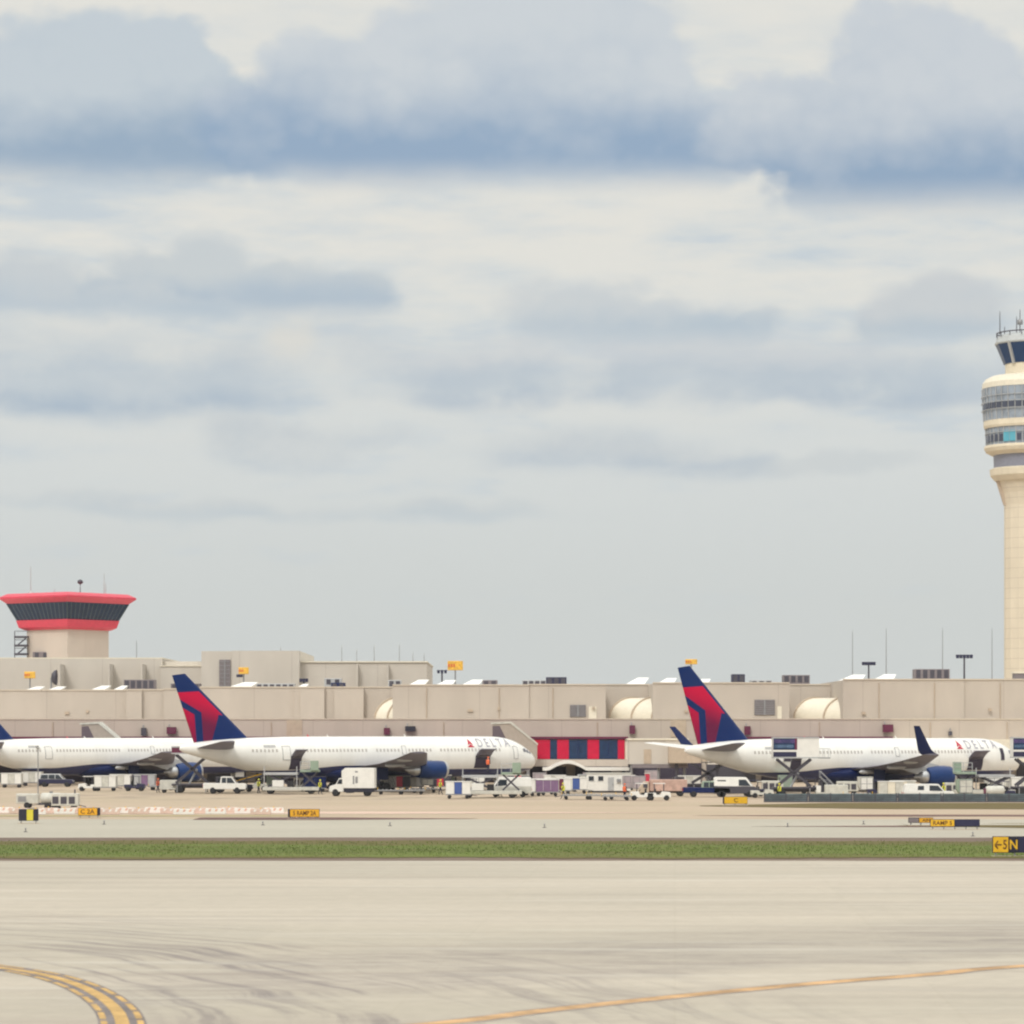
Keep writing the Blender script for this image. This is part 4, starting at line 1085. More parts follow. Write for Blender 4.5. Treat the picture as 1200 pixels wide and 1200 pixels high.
def box_truck():
    t = anon('box_truck')
    MB().box(-3.1, 3.0, -.5, .5, .55, .85).build('chassis', dgrey, t)
    MB().prism([(-3.2, 1.0), (-3.2, 3.45), (.9, 3.45), (1.35, 3.1), (1.35, 2.35), (1.05, 1.0)], -1.2, 1.2).build('cargo_box', white, t, .03)
    MB().prism([(1.1, .7), (1.1, 2.25), (1.75, 2.2), (2.2, 1.45), (3.0, 1.25), (3.1, .9), (3.1, .55), (1.1, .55)], -1.0, 1.0).build('cab', white, t, .04)
    for s in (-1, 1):
        MB().add([(1.3, s * 1.01, 1.5), (1.3, s * 1.01, 2.1), (1.72, s * 1.01, 2.08), (2.05, s * 1.01, 1.5), (1.3, s * .96, 1.5), (1.3, s * .96, 2.1), (1.72, s * .96, 2.08), (2.05, s * .96, 1.5)],
                 [(0, 1, 2, 3), (7, 6, 5, 4), (0, 4, 5, 1), (1, 5, 6, 2), (2, 6, 7, 3), (3, 7, 4, 0)]).build('window', glass, t)
        MB().box(2.95, 3.12, s * .8 - .15, s * .8 + .15, .95, 1.12).build('headlight', lgrey, t)
        MB().box(-3.0, 1.0, s * 1.12 - .03, s * 1.12 + .03, .50, .99).build('side_skirt', signblack, t)
        MB().box(-.1, .8, s * .98 - .18, s * .98 + .1, .4, .95).build('fuel_tank', dgrey, t)
    MB().box(-.9, -.55, 1.2, 1.215, 1.6, 2.4).build('side_marking', greym, t)
    MB().box(-.42, -.2, 1.2, 1.215, 1.5, 2.5).build('side_marking', greym, t)
    MB().box(-.9, -.5, 1.2, 1.215, 2.9, 3.1).build('side_marking', greym, t)
    MB().box(-3.3, -3.15, -1.15, 1.15, .55, .75).build('bumper', dgrey, t)
    wheels(t, (-2.1, 2.25), .88, .46, .3)
    return t
def lift_truck(h, boxlen, side, side_w=None, panel=None, back=0.0, low=dgrey, cabm=dgrey, bh=2.35):
    def mk():
        t = anon('catering_truck')
        MB().box(-3.6, 3.4, -.55, .55, .6, .95).build('chassis', dgrey, t)
        MB().prism([(2.2, .7), (2.2, 2.0), (3.3, 2.0), (3.75, 1.35), (3.8, .6), (2.2, .6)], -1.15, 1.15).build('cab', cabm, t, .05)
        MB().box(3.45, 3.62, -.95, .95, 1.35, 1.9).build('windscreen', glass, t)
        for s in (-1, 1): MB().box(2.5, 3.2, s * 1.13 - .04, s * 1.13 + .04, 1.3, 1.85).build('window', glass, t)
        MB().box(-3.3, 1.7, -1.1, 1.1, .95, 1.15).build('bed', low, t)
        a0, a1 = -2.8, 1.2; zb, zt = 1.25, h - .15
        for s in (-1, 1):
            for p, q in (((a0, zb), (a1, zt)), ((a1, zb), (a0, zt))):
                MB().bar((p[0], s * .8, p[1]), (q[0], s * .8, q[1]), .2, .28).build('scissor_arm', dgrey, t)
        MB().cyl((-1.2, 0, 1.1), (-.2, 0, (zb + zt) / 2), .14).build('hydraulic_ram', lgrey, t)
        x0, x1 = -3.3, -3.3 + boxlen
        b = MB().box(x0, x1, -1.2, 1.2, h, h + bh).build('lifted_box', side, t, .04)
        fr = MB()
        for z in (h + .05, h + bh - .05): fr.box(x0 - .03, x1 + .03, -1.26, 1.26, z - .08, z + .08)
        fr.build('box_frame', lgrey, b)
        if panel:
            for (u0, u1, v0, v1, m) in panel:
                for s in (-1, 1): MB().box(x0 + boxlen * u0, x0 + boxlen * u1, s * 1.215 - .01, s * 1.215 + .01, h + bh * v0, h + bh * v1).build('side_panel', m, b)
        MB().box(x1, x1 + 1.3, -1.1, 1.1, h - .05, h + .08).build('front_platform', greym, t)
        r = MB()
        for s in (-1, 1):
            r.bar((x1, s * 1.05, h + 1.1), (x1 + 1.3, s * 1.05, h + 1.1), .06)
            for k in (0, .65, 1.3): r.bar((x1 + k, s * 1.05, h), (x1 + k, s * 1.05, h + 1.1), .05)
        r.build('guard_rail', lgrey, t)
        for s in (-1, 1):
            for x in (-2.6, 1.0): MB().bar((x, s * 1.2, .05), (x, s * 1.2, 1.0), .14).build('outrigger', greym, t)
        wheels(t, (-2.3, 2.7), .92, .48, .32)
        return t
    return mk
def bag_cart(endm, curt, roofm=offwhite, body=offwhite):
    def mk():
        t = anon('baggage_cart')
        MB().box(-1.45, 1.45, -.72, .72, .42, .54).build('deck', greym, t)
        MB().box(-1.5, 1.5, -.78, .78, 1.92, 2.0).build('roof', roofm, t, .02)
        for x in (-1.42, 1.36): MB().box(x, x + .06, -.72, .72, .54, 1.92).build('end_panel', endm, t)
        for x0, x1, m in ((-1.34, -.46, body), (-.42, .42, curt), (.46, 1.34, body)):
            for s in (-1, 1): MB().box(x0, x1, s * .70 - .02, s * .70 + .02, .56, 1.90).build('curtain', m, t)
        MB().bar((1.45, 0, .45), (2.15, 0, .32), .08).build('tow_bar', dgrey, t)
        wheels(t, (-1.0, 1.0), .58, .22, .14)
        return t
    return mk
def tug(paint=white):
    def mk():
        t = anon('baggage_tractor')
        MB().prism([(-1.3, .35), (-1.3, .85), (-.35, .85), (-.25, .62), (.2, .62), (.35, 1.0), (1.25, .92), (1.35, .35)], -.65, .65).build('body', paint, t, .04)
        MB().box(-.35, .1, -.5, .5, .66, .82).build('seat', black, t); MB().box(-.45, -.33, -.5, .5, .8, 1.3).build('backrest', black, t)
        MB().bar((.35, .25, 1.0), (.12, .25, 1.2), .05).build('steering_column', black, t)
        c = MB()
        for x in (-.5, .55):
            for s in (-1, 1): c.bar((x, s * .58, .85), (x, s * .58, 1.85), .06)
        c.build('canopy_frame', dgrey, t); MB().box(-.6, .7, -.66, .66, 1.85, 1.92).build('canopy', paint, t, .02)
        wheels(t, (-.85, .85), .6, .3, .2)
        return t
    return mk
def cargo_loader():
    t = anon('cargo_loader')
    MB().box(-3.6, 3.4, -1.5, 1.5, .45, .85).build('chassis', offwhite, t, .03)
    MB().box(-3.5, .7, -1.5, 1.5, 2.35, 2.62).build('main_platform', lgrey, t)
    MB().box(1.0, 3.3, -1.5, 1.5, 2.7, 2.95).build('bridge_platform', green, t)
    for s in (-1, 1):
        for p, q in (((-3.0, .9), (.2, 2.35)), ((.2, .9), (-3.0, 2.35))): MB().bar((p[0], s * 1.2, p[1]), (q[0], s * 1.2, q[1]), .16, .2).build('scissor_arm', dgrey, t)
        for p, q in (((1.2, .9), (3.1, 2.7)), ((3.1, .9), (1.2, 2.7))): MB().bar((p[0], s * 1.2, p[1]), (q[0], s * 1.2, q[1]), .14, .18).build('scissor_arm', dgrey, t)
    r = MB()
    for x in (1.05, 2.1, 3.25): r.bar((x, -1.45, 2.95), (x, -1.45, 4.0), .07)
    r.bar((1.05, -1.45, 4.0), (3.25, -1.45, 4.0), .07).bar((1.05, -1.45, 3.5), (3.25, -1.45, 3.5), .05)
    r.build('guard_rail', lgrey, t)
    MB().box(2.3, 3.3, -1.9, -1.5, 2.9, 4.1).build('operator_cab', green, t, .03)
    MB().box(-2.4, -1.0, -1.45, -.7, .9, 1.7).build('power_unit', white, t, .03)
    MB().box(-.6, .2, -1.45, -.8, .9, 1.6).build('tool_box', black, t, .02)
    for x in (-3.4, .6): MB().bar((x, -1.4, .8), (x, -1.4, 3.4), .1).build('lift_mast', lgrey, t)
    wheels(t, (-2.7, 2.3), 1.3, .42, .3)
    return t
def belt_loader():
    t = anon('belt_loader')
    MB().prism([(-2.2, .4), (-2.2, .8), (1.6, .95), (2.2, .8), (2.2, .4)], -.8, .8).build('body', offwhite, t, .04)
    MB().prism([(-3.3, .75), (-3.3, .98), (3.3, 2.75), (3.3, 2.5)], -.45, .45).build('conveyor', dgrey, t)
    for s in (-1, 1): MB().bar((-3.2, s * .5, 1.05), (3.2, s * .5, 2.8), .06).build('side_rail', yellow, t)
    MB().bar((0, 0, .8), (1.6, 0, 2.1), .14).build('lift_ram', lgrey, t)
    MB().box(.6, 1.3, -.78, -.4, .9, 1.5).build('seat', black, t, .04)
    wheels(t, (-1.4, 1.4), .72, .34, .22)
    return t
def dolly():
    t = anon('container_dolly')
    MB().box(-1.7, 1.7, -1.1, 1.1, .42, .56).build('deck', greym, t)
    r = MB()
    for i in range(7): r.cyl((-1.5 + i * .5, -1.05, .6), (-1.5 + i * .5, 1.05, .6), .05, n=8)
    r.build('rollers', lgrey, t); r = t.children[-1]; r.name = 'roller_deck'
    for x in (-1.66, 1.66):
        MB().bar((x, -1.1, .56), (x, -1.1, .85), .06).build('side_stop', yellow, t)
    MB().bar((1.7, 0, .45), (2.5, 0, .3), .08).build('tow_bar', dgrey, t)
    wheels(t, (-1.2, 1.2), .9, .2, .14)
    return t
def container(m=lgrey, door=offwhite):
    def mk():
        t = anon('air_cargo_container')
        MB().prism([(-.75, .64), (-1.0, 1.1), (-1.0, 2.22), (.78, 2.22), (.78, .64)], -.76, .76).build('shell', m, t, .02)
        MB().box(-.7, .7, -.80, -.765, .75, 2.1).build('door', door, t)
        f = MB()
        for x in (-.72, 0, .72): f.box(x - .03, x + .03, -.83, -.80, .7, 2.15)
        for z in (.7, 1.4, 2.15): f.box(-.75, .75, -.83, -.80, z - .03, z + .03)
        f.build('frame', greym, t)
        return t
    return mk
def gpu():
    t = anon('ground_power_unit')
    MB().box(-1.3, 1.3, -.7, .7, .4, 1.6).build('housing', offwhite, t, .06)
    for x in (-.9, -.1, .7): MB().box(x - .3, x + .3, -.73, -.70, .6, 1.3).build('grille', dgrey, t)
    MB().cyl((.9, 0, 1.6), (.9, 0, 2.0), .07).build('exhaust_pipe', dgrey, t)
    MB().bar((1.3, 0, .45), (2.0, 0, .3), .08).build('tow_bar', dgrey, t)
    wheels(t, (-.8, .8), .6, .24, .16)
    return t
def gpu_dark():
    t = gpu()
    t.children[0].data.materials[0] = signblack
    return t
def steps_truck():
    t = anon('passenger_steps')
    MB().box(-2.2, 2.2, -.9, .9, .45, .8).build('chassis', offwhite, t, .03)
    MB().box(1.2, 2.2, -.9, .9, .8, 1.9).build('cab', white, t, .05)
    MB().box(1.9, 2.23, -.8, .8, 1.2, 1.75).build('windscreen', glass, t)
    s_ = MB()
    for i in range(12): s_.box(-2.3 + i * .3, -1.95 + i * .3, -.7, .7, .6 + i * .24, .72 + i * .24)
    s_.build('stair_flight', lgrey, t)
    for s in (-1, 1): MB().bar((-2.2, s * .75, 1.6), (1.3, s * .75, 4.4), .07).bar((-2.2, s * .75, .8), (-2.2, s * .75, 1.6), .06).bar((1.3, s * .75, 3.4), (1.3, s * .75, 4.4), .06).build('handrail', lgrey, t)
    MB().bar((.8, 0, .8), (.8, 0, 3.0), .25).build('lift_post', dgrey, t)
    wheels(t, (-1.5, 1.6), .75, .36, .22)
    return t
def person_maker(vest, stride=.12, arm=.25):
    def mk():
        t = anon('person'); t.name = 'person'
        J = [(0, 0, .95), (0, 0, 1.2), (0, 0, 1.42), (0, 0, 1.52), (.02, 0, 1.64), (.02, 0, 1.74),
             (0, .19, 1.42), (.08, .24, 1.15), (arm + .05, .22, .98), (0, -.19, 1.42), (-.06, -.24, 1.15), (arm, -.23, 1.0),
             (0, .1, .9), (stride * .6, .11, .5), (stride, .11, .08), (stride + .17, .11, .04), (0, -.1, .9), (-stride * .4, -.11, .5), (-stride, -.11, .08), (-stride + .17, -.11, .04)]
        E_ = [(0, 1), (1, 2), (2, 3), (3, 4), (4, 5), (2, 6), (6, 7), (7, 8), (2, 9), (9, 10), (10, 11), (0, 12), (12, 13), (13, 14), (14, 15), (0, 16), (16, 17), (17, 18), (18, 19)]
        RR = [.15, .15, .16, .065, .10, .085, .075, .055, .04, .075, .055, .04, .095, .07, .05, .045, .095, .07, .05, .045]
        me = bpy.data.meshes.new('body'); me.from_pydata(J, E_, [])
        o = bpy.data.objects.new('body', me); COL.objects.link(o)
        sk = o.modifiers.new('skin', 'SKIN')
        for i, v in enumerate(me.skin_vertices[0].data): v.radius = (RR[i], RR[i]); v.use_root = (i == 0)
        sb = o.modifiers.new('sub', 'SUBSURF'); sb.levels = 1; sb.render_levels = 1
        dg = bpy.context.evaluated_depsgraph_get(); dg.update()
        m2 = bpy.data.meshes.new_from_object(o.evaluated_get(dg)); bpy.data.objects.remove(o, do_unlink=True)
        m2.materials.clear(); m2.materials.append(trouser); m2.materials.append(skin)
        for p in m2.polygons:
            p.use_smooth = True
            if p.center.z > 1.5: p.material_index = 1
        o = bpy.data.objects.new('body', m2); COL.objects.link(o); o.parent = t
        MB().lathe([(.18, .92), (.20, 1.1), (.21, 1.3), (.2, 1.42), (.1, 1.5)], 14).build('vest', vest, t)
        for v in t.children[-1].data.vertices: v.co.y *= 1.15
        MB().lathe([(.115, 1.68), (.12, 1.74), (.09, 1.81), (.01, 1.83)], 12, c=(.02, 0, 0)).build('cap', vest, t)
        return t
    return mk
def tower_light():
    t = anon('light_tower_trailer')
    MB().box(-1.2, 1.0, -.65, .65, .45, 1.45).build('engine_housing', offwhite, t, .08)
    MB().box(-1.0, -.2, -.68, -.65, .65, 1.2).build('grille', greym, t)
    MB().cyl((.9, 0, 1.2), (.9, 0, 6.2), .06, .05, 8).build('mast', greym, t)
    for s in (-1, 1):
        MB().cyl((.9, s * .35, 6.1), (.8, s * .35, 5.95), .26, .1, 12).build('lamp_head', lgrey, t)
    MB().bar((.9, -.45, 6.2), (.9, .45, 6.2), .06).build('crossarm', greym, t)
    MB().bar((1.0, 0, .5), (2.0, 0, .35), .08).build('tow_bar', dgrey, t)
    wheels(t, (-.1,), .75, .3, .2)
    return t
def tank_trailer():
    t = anon('tank_trailer')
    mb = MB().lathe([(.02, -1.1), (.45, -1.0), (.55, -.8), (.55, .8), (.45, 1.0), (.02, 1.1)], 18, axis='x', c=(0, 0, 1.05)); mb.build('tank', offwhite, t)
    MB().box(-1.2, 1.3, -.45, .45, .4, .52).build('frame', dgrey, t)
    MB().cyl((0, 0, 1.55), (0, 0, 1.75), .18).build('filler_cap', greym, t)
    MB().box(-1.25, -1.05, -.3, .3, .5, 1.3).build('pump_box', maroon, t)
    MB().bar((1.3, 0, .45), (2.1, 0, .35), .07).build('tow_bar', dgrey, t)
    wheels(t, (-.35, .35), .55, .26, .18)
    return t
def barricade(m, m2):
    def mk():
        t = anon('barricade')
        MB().prism([(-.95, 0), (-.95, .22), (-.90, .50), (.90, .50), (.95, .22), (.95, 0)], -.2, .2).build('body', m, t, .03)
        for x in (-.55, .05, .6): MB().prism([(x - .12, .24), (x + .08, .24), (x + .2, .47), (x, .47)], -.215, .215).build('stripe', m2, t)
        MB().box(-.05, .05, -.05, .05, .5, .62).build('lamp', amber, t)
        return t
    return mk
def fence_module():
    t = anon('blast_fence_panel')
    MB().box(-2.4, 2.4, -.03, .03, .12, .92).build('panel', fencem, t)
    r = MB()
    for z in (.3, .5, .7): r.box(-2.4, 2.4, -.07, -.03, z - .03, z + .03)
    r.build('rib', dgrey, t)
    for x in (-2.3, 0, 2.3): MB().bar((x, .02, 0), (x, .02, 1.0), .12).build('post', dgrey, t)
    MB().box(-2.4, 2.4, -.25, .25, 0, .12).build('footing', dgrey, t)
    return t
fencem = mat('blue_grey_fence', L(.12, .17, .19), .6, var=.5, scale=.8)

PI_ = PI
# under and around the left airliner
place('suvdark', car('suv', lgrey, signnavy), 'dark car with a pale roof parked under the leftmost airliner', 'car', 66, 922, 0)
place('tank', tank_trailer, 'white tank trailer behind the black and yellow taxiway sign', 'trailer', 60, 948, PI_)
place('lighttower', tower_light, 'white light tower trailer with a tall thin mast above the black and yellow sign', 'light tower', 34, 947, 0)
place('gpu', gpu, 'white generator cart left of the small orange taxiway sign', 'generator', 77, 949, 0)
place('tugw', tug(white), 'small white tractor between the dark car and the white carts under the leftmost airliner', 'tractor', 104, 927, PI_, 'white baggage tractors')
place('cartw', bag_cart(offwhite, offwhite, white, white), 'pale baggage cart just right of the small white tractor under the left airliner', 'baggage cart', 124, 927, 0, 'pale baggage carts')
place('cartw', None, 'pale baggage cart at the foot of the left airliner landing gear', 'baggage cart', 142, 925, 0, 'pale baggage carts')
place('cartw', None, 'pale baggage cart at the left edge of the photo under the airliner tail', 'baggage cart', 14, 923, 0, 'pale baggage carts')
place('cartw', None, 'second pale baggage cart from the left edge of the photo', 'baggage cart', 38, 921, 0, 'pale baggage carts')
place('cartl', bag_cart(greym, lilac, lgrey, lgrey), 'grey baggage cart with a lilac curtain left of the left airliner engine', 'baggage cart', 170, 925, 0)
place('dolly', dolly, 'empty container dolly left of the left airliner engine', 'dolly', 190, 926, 0, 'empty dollies')
place('liftm', lift_truck(4.9, 2.1, maroon, bh=.9), 'dark scissor lift truck with a small maroon platform at the tail of the middle airliner', 'lift truck', 233, 929, 0)
pk = place('pickw', car('pickup', white), 'white pickup truck under the tail of the middle airliner', 'pickup truck', 264, 930, 0, d=384)
pk.scale = (.95, 1.05, 1.15)
place('person', person_maker(hivis), 'worker in a yellow vest standing left of the red trimmed loader under the middle airliner', 'person', 303, 930, 0, d=386)
place('belt', belt_loader, 'white belt loader with yellow rails behind the worker in the yellow vest', 'belt loader', 297, 927, 0, 'white belt loaders')
place('loader', cargo_loader, 'cargo loader at the rear hold door of the middle airliner', 'cargo loader', 343, 931, 0, 'raised cargo loaders', d=383)
place('cartd', bag_cart(navy, navy, dgrey, navy), 'dark navy baggage cart between the rear cargo loader and the white box truck', 'baggage cart', 369, 928, 0)
bt = place('box', box_truck, 'white box truck in front of the middle airliner, facing left', 'box truck', 413, 933, R(176))
bt.scale = (.86, .9, .97)
k = 0
for p, r, kind, lab in [(452, 927, 'cartw', 'pale baggage cart just right of the white box truck'), (468, 927, 'cartr', 'baggage cart with a red curtain beside the middle airliner main gear'), (484, 926, 'cartw', 'pale baggage cart between the two main gear legs of the middle airliner'),
                        (501, 926, 'contg', 'air cargo container standing under the middle airliner engine'), (516, 926, 'cartr', 'baggage cart with a red curtain right below the middle airliner engine intake')]:
    if kind == 'cartw': place('cartw', None, lab, 'baggage cart', p, r, 0, 'pale baggage carts')
    elif kind == 'cartr': place('cartr', bag_cart(dgrey, roofred, offwhite, dgrey), lab, 'baggage cart', p, r, 0, 'baggage carts with red curtains')
    else: place('contg', container(lgrey, offwhite), lab, 'cargo container', p, r, 0, 'air cargo containers')
place('dolly', None, 'empty dolly on the apron in front of the container under the middle airliner engine', 'dolly', 497, 929, 0, 'empty dollies')
place('dolly', None, 'empty dolly just right of the box truck tail', 'dolly', 458, 931, PI_, 'empty dollies')
place('dolly', None, 'empty dolly left of the white cart with the blue curtain', 'dolly', 482, 931, PI_, 'empty dollies')
place('cartb', bag_cart(white, blue, white, white), 'tall white cart with a narrow blue curtain left of the forward cargo loader', 'baggage cart', 537, 936, 0, 'carts with blue curtains')
place('loader', None, 'cargo loader at the open forward hold of the middle airliner', 'cargo loader', 577, 935, 0, 'raised cargo loaders')
place('cont', container(offwhite, white), 'white container standing just right of the loader at the forward hold', 'cargo container', 561, 929, 0, 'air cargo containers')
place('vanw', car('van', white, offwhite), 'white service van with a dark window right of the forward cargo loader', 'van', 597, 934, PI_)
place('cartw', None, 'pale baggage cart in front of the middle airliner nose, next to the white van', 'baggage cart', 614, 933, 0, 'pale baggage carts')
place('cartw', None, 'pale baggage cart second to the right of the white van', 'baggage cart', 627, 932, 0, 'pale baggage carts')
place('cartli', bag_cart(offwhite, lilac, white, lilac), 'baggage cart with lilac sides right of the middle airliner nose', 'baggage cart', 641, 933, 0)
place('cartm', bag_cart(offwhite, maroon, white, white), 'white baggage cart with a maroon curtain under the dock canopy', 'baggage cart', 656, 931, 0)
place('cartw', None, 'pale baggage cart between the maroon curtain and the blue curtain carts', 'baggage cart', 664, 928, 0, 'pale baggage carts')
place('cartb', None, 'baggage cart with a blue curtain under the dock canopy', 'baggage cart', 675, 930, 0, 'carts with blue curtains')
place('contg', None, 'grey container left of the white site office', 'cargo container', 686, 928, 0, 'air cargo containers')
# white site office
def office():
    t = anon('site_office')
    MB().box(-2.75, 2.75, -1.3, 1.3, .25, 2.75).build('wall', white, t, .03)
    MB().box(-2.85, 2.85, -1.4, 1.4, 2.75, 2.88).build('roof', offwhite, t)
    MB().box(-2.6, 2.6, -1.1, 1.1, 0, .25).build('skid', dgrey, t)
    for x in (-2.2, -1.0, 2.1):
        f = MB().box(x - .32, x + .32, -1.34, -1.30, 1.75, 2.4).build('window', glass, t)
        MB().box(x - .38, x + .38, -1.36, -1.345, 1.68, 1.75).build('sill', lgrey, f)
    d_ = MB().box(-.1, .65, -1.34, -1.30, .3, 2.25).build('door', lgrey, t); MB().box(.5, .56, -1.40, -1.34, 1.1, 1.3).build('handle', dgrey, d_)
    MB().box(1.0, 1.5, -1.6, -1.30, 1.5, 2.0).build('air_conditioner', greym, t)
    return t
of = place('office', office, 'white site office cabin with small windows below the red and navy glazing', 'cabin', 713, 929, 0, d=392)
of.scale = (1, 1, .86)
for i, (p, r, lab) in enumerate([(676, 937, 'empty dolly in front of the blue curtain cart'), (704, 937, 'empty dolly in front of the white site office'), (722, 938, 'empty dolly in front of the right end of the white site office')]):
    place('dolly', None, lab, 'dolly', p, r, 0 if i else PI_, 'empty dollies')
place('contgrey', container(mat('dusty_grey_panel', L(.36, .31, .32), .6), mat('dusty_lilac_panel', L(.42, .35, .37), .6)), 'dusty grey container right of the white site office', 'cargo container', 739, 930, 0, 'air cargo containers')
place('contgrey', None, 'second dusty grey container, between the site office and the red post', 'cargo container', 749, 930.5, 0, 'air cargo containers')
t = place('post', lambda: anon('gate_post'), 'red post between the grey containers and the pink truck', 'post', 758.5, 928)
MB().box(-.3, .3, -.3, .3, 0, 2.3).build('post', roofred, t, .04); MB().box(-.36, .36, -.36, .36, 2.3, 2.42).build('cap', offwhite, t)
place('tugw', None, 'white baggage tractor right of the dollies in front of the red post', 'tractor', 752, 938, PI_, 'white baggage tractors')
place('tugw', None, 'white baggage tractor in front of the pink truck', 'tractor', 772, 938, 0, 'white baggage tractors')
def pink_truck():
    t = anon('flatbed_truck')
    MB().box(-2.2, 2.2, -1.1, 1.1, .7, 2.25).build('load_body', pink, t, .05)
    MB().prism([(-2.3, .5), (-3.4, .5), (-3.5, 1.1), (-2.9, 1.95), (-2.3, 2.0)], -1.0, 1.0).build('cab', tan, t, .05)
    for s in (-1, 1): MB().box(-3.0, -2.5, s * 1.0 - .03, s * 1.0 + .03, 1.15, 1.7).build('window', dgrey, t)
    MB().box(-3.2, 2.2, -.5, .5, .45, .7).build('chassis', dgrey, t)
    wheels(t, (-2.7, 1.4), .85, .4, .28)
    return t
pt = place('pink', pink_truck, 'faded pink truck in front of the dark baggage bay', 'truck', 783, 933, 0)
pt.scale = (1, 1, .88)
place('cartw', None, 'pale baggage cart left of the dark pickup near the right airliner tail', 'baggage cart', 808, 927, 0, 'pale baggage carts')
place('pickd', car('pickup', green, navy), 'dark pickup truck with a green tinted cab under the right airliner tail', 'pickup truck', 828, 934, 0)
place('liftd', lift_truck(3.8, 2.0, signnavy, bh=.8), 'dark navy scissor lift under the tail cone of the right airliner', 'lift truck', 822, 929, PI_)
place('vanb', car('van', white, dgrey), 'white van with dark lower body behind the plain yellow taxiway sign', 'van', 862, 934, 0)
place('tugd', tug(offwhite), 'off white tractor left of the worker by the raised catering truck', 'tractor', 893, 935, 0)
place('gpu', None, 'white generator cart behind the worker by the raised catering truck', 'generator', 905, 930, 0)
place('person2', person_maker(hivis, .2, .1), 'worker in a yellow vest walking left of the blue grey fence', 'person', 913.5, 937, PI_, d=352)
pn = [(.0, .90, .40, .97, tglass), (.0, .90, .72, .90, mat('purple_band', L(.12, .06, .22), .5)), (.9, 1.0, .40, .97, maroon), (.0, .97, .06, .30, signnavy), (.04, .85, .50, .64, mat('teal_band', L(.10, .18, .30), .5))]
place('cater', lift_truck(4.55, 5.4, white, panel=[(a * .52, b * .52, c_, d_, m) for a, b, c_, d_, m in pn], bh=2.45), 'raised catering truck with blue striped panels at the rear door of the right airliner', 'catering truck', 938, 937, 0, 'raised catering trucks', d=366)
place('cater', None, 'raised catering truck cut off by the right edge at the nose of the right airliner', 'catering truck', 1218, 936, 0, 'raised catering trucks', d=370)
stp = place('stairs', steps_truck, 'passenger steps truck right of the rear catering truck, under the right airliner', 'steps truck', 968, 934, PI_)
stp.scale = (.55, .9, .7)
place('gpu', None, 'generator cart behind the fence, just right of the steps truck', 'generator', 980, 936, PI_)
place('dolly', None, 'empty dolly behind the fence under the right airliner belly', 'dolly', 1004, 936, 0, 'empty dollies')
place('cont', None, 'low white container behind the fence under the right airliner belly', 'cargo container', 1015, 932, 0, 'air cargo containers')
place('contt', bag_cart(cream_m, cream_m, white, offwhite), 'cream baggage cart left of the white capped pickup', 'baggage cart', 1044, 936, 0, 'cream baggage carts')
place('contt', None, 'cream baggage cart directly behind the white capped pickup tail', 'baggage cart', 1058, 935, 0, 'cream baggage carts')
place('capw', car('cap', white), 'white pickup truck with a covered bed in front of the right airliner engine', 'pickup truck', 1088, 939, 0)
place('loader', None, 'cargo loader at the open forward hold of the right airliner', 'cargo loader', 1152, 934, PI_, 'raised cargo loaders')
place('contw2', container(green, offwhite), 'pale green container left of the loader under the right airliner nose', 'cargo container', 1131, 936, 0, 'air cargo containers')
place('cont', None, 'white container between the nose gear and the green container', 'cargo container', 1164, 933, 0, 'air cargo containers')
place('cartw', None, 'pale baggage cart right of the nose gear of the right airliner', 'baggage cart', 1180, 930, 0, 'pale baggage carts')
place('tank', None, 'white tank trailer behind the fence near the right edge', 'trailer', 1166, 937.5, 0)
place('cartw', None, 'pale baggage cart at the right edge of the photo', 'baggage cart', 1200, 929, 0, 'pale baggage carts')
i = 0
dtug = tug(signnavy)
rg = random.Random(5)
BACK = [('behind the white van', 594), ('two places right of the white van', 607), ('above the lilac sided cart', 633), ('right above the maroon curtain cart', 650), ('left of the white site office roofline', 692), ('behind the site office, at its right end', 731)]
for i_, (lab_, p_) in enumerate(BACK):
    k_ = ['cartw', 'cartr', 'contgrey', 'cartw', 'contgrey', 'cartr'][i_]
    n_ = {'cartw': 'pale baggage cart', 'cartr': 'red curtained baggage cart', 'contgrey': 'dusty grey container'}[k_]
    place(k_, None, n_ + ' in the back row ' + lab_, 'baggage cart' if k_ != 'contgrey' else 'cargo container', p_, 925 + (i_ % 2), 0, {'cartw': 'pale baggage carts', 'cartr': 'baggage carts with red curtains', 'contgrey': 'air cargo containers'}[k_])
ORG = mat('orange_vest', L(.80, .16, .06), .8)
for k_, (p_, r_, lab_, vest_, rz_, z_) in enumerate([(572, 0, 'worker in an orange vest on the raised platform of the forward loader', ORG, 1.2, 2.95), (586, 934, 'worker in an orange vest between the forward loader and the white van', ORG, 0, 0),
        (660, 936, 'worker in a yellow vest in front of the maroon curtain cart', hivis, PI, 0), (375, 931, 'worker in a yellow vest beside the dark navy cart left of the box truck', hivis, 0, 0), (732, 937, 'worker in an orange vest behind the dollies at the site office', ORG, 1, 0),
        (516, 931, 'worker in a yellow vest below the middle airliner engine', hivis, 0, 0), (185, 929, 'worker in an orange vest left of the left airliner engine', ORG, 0, 0), (1106, 936, 'worker in a yellow vest right of the white capped pickup', hivis, PI, 0)]):
    key_ = 'pv%d' % (k_ if k_ < 3 else (2 if vest_ is hivis else 1))
    o_ = place(key_, person_maker(vest_, .1 + .05 * k_, .15 + .03 * k_), lab_, 'person', p_, r_ or 933, rz_, None, d=(F * EYE / (935 - HZ) - 1.2) if z_ else None)
    o_.location.z = z_
def dark(k, mk, lab, cat, px, row, rz=0, g=None, d=None): return place(k, mk, lab, cat, px, row, rz, g, d)
dark('tugn', dtug, 'dark navy tractor beside the left airliner main landing gear', 'tractor', 158, 927, 0, 'dark tractors')
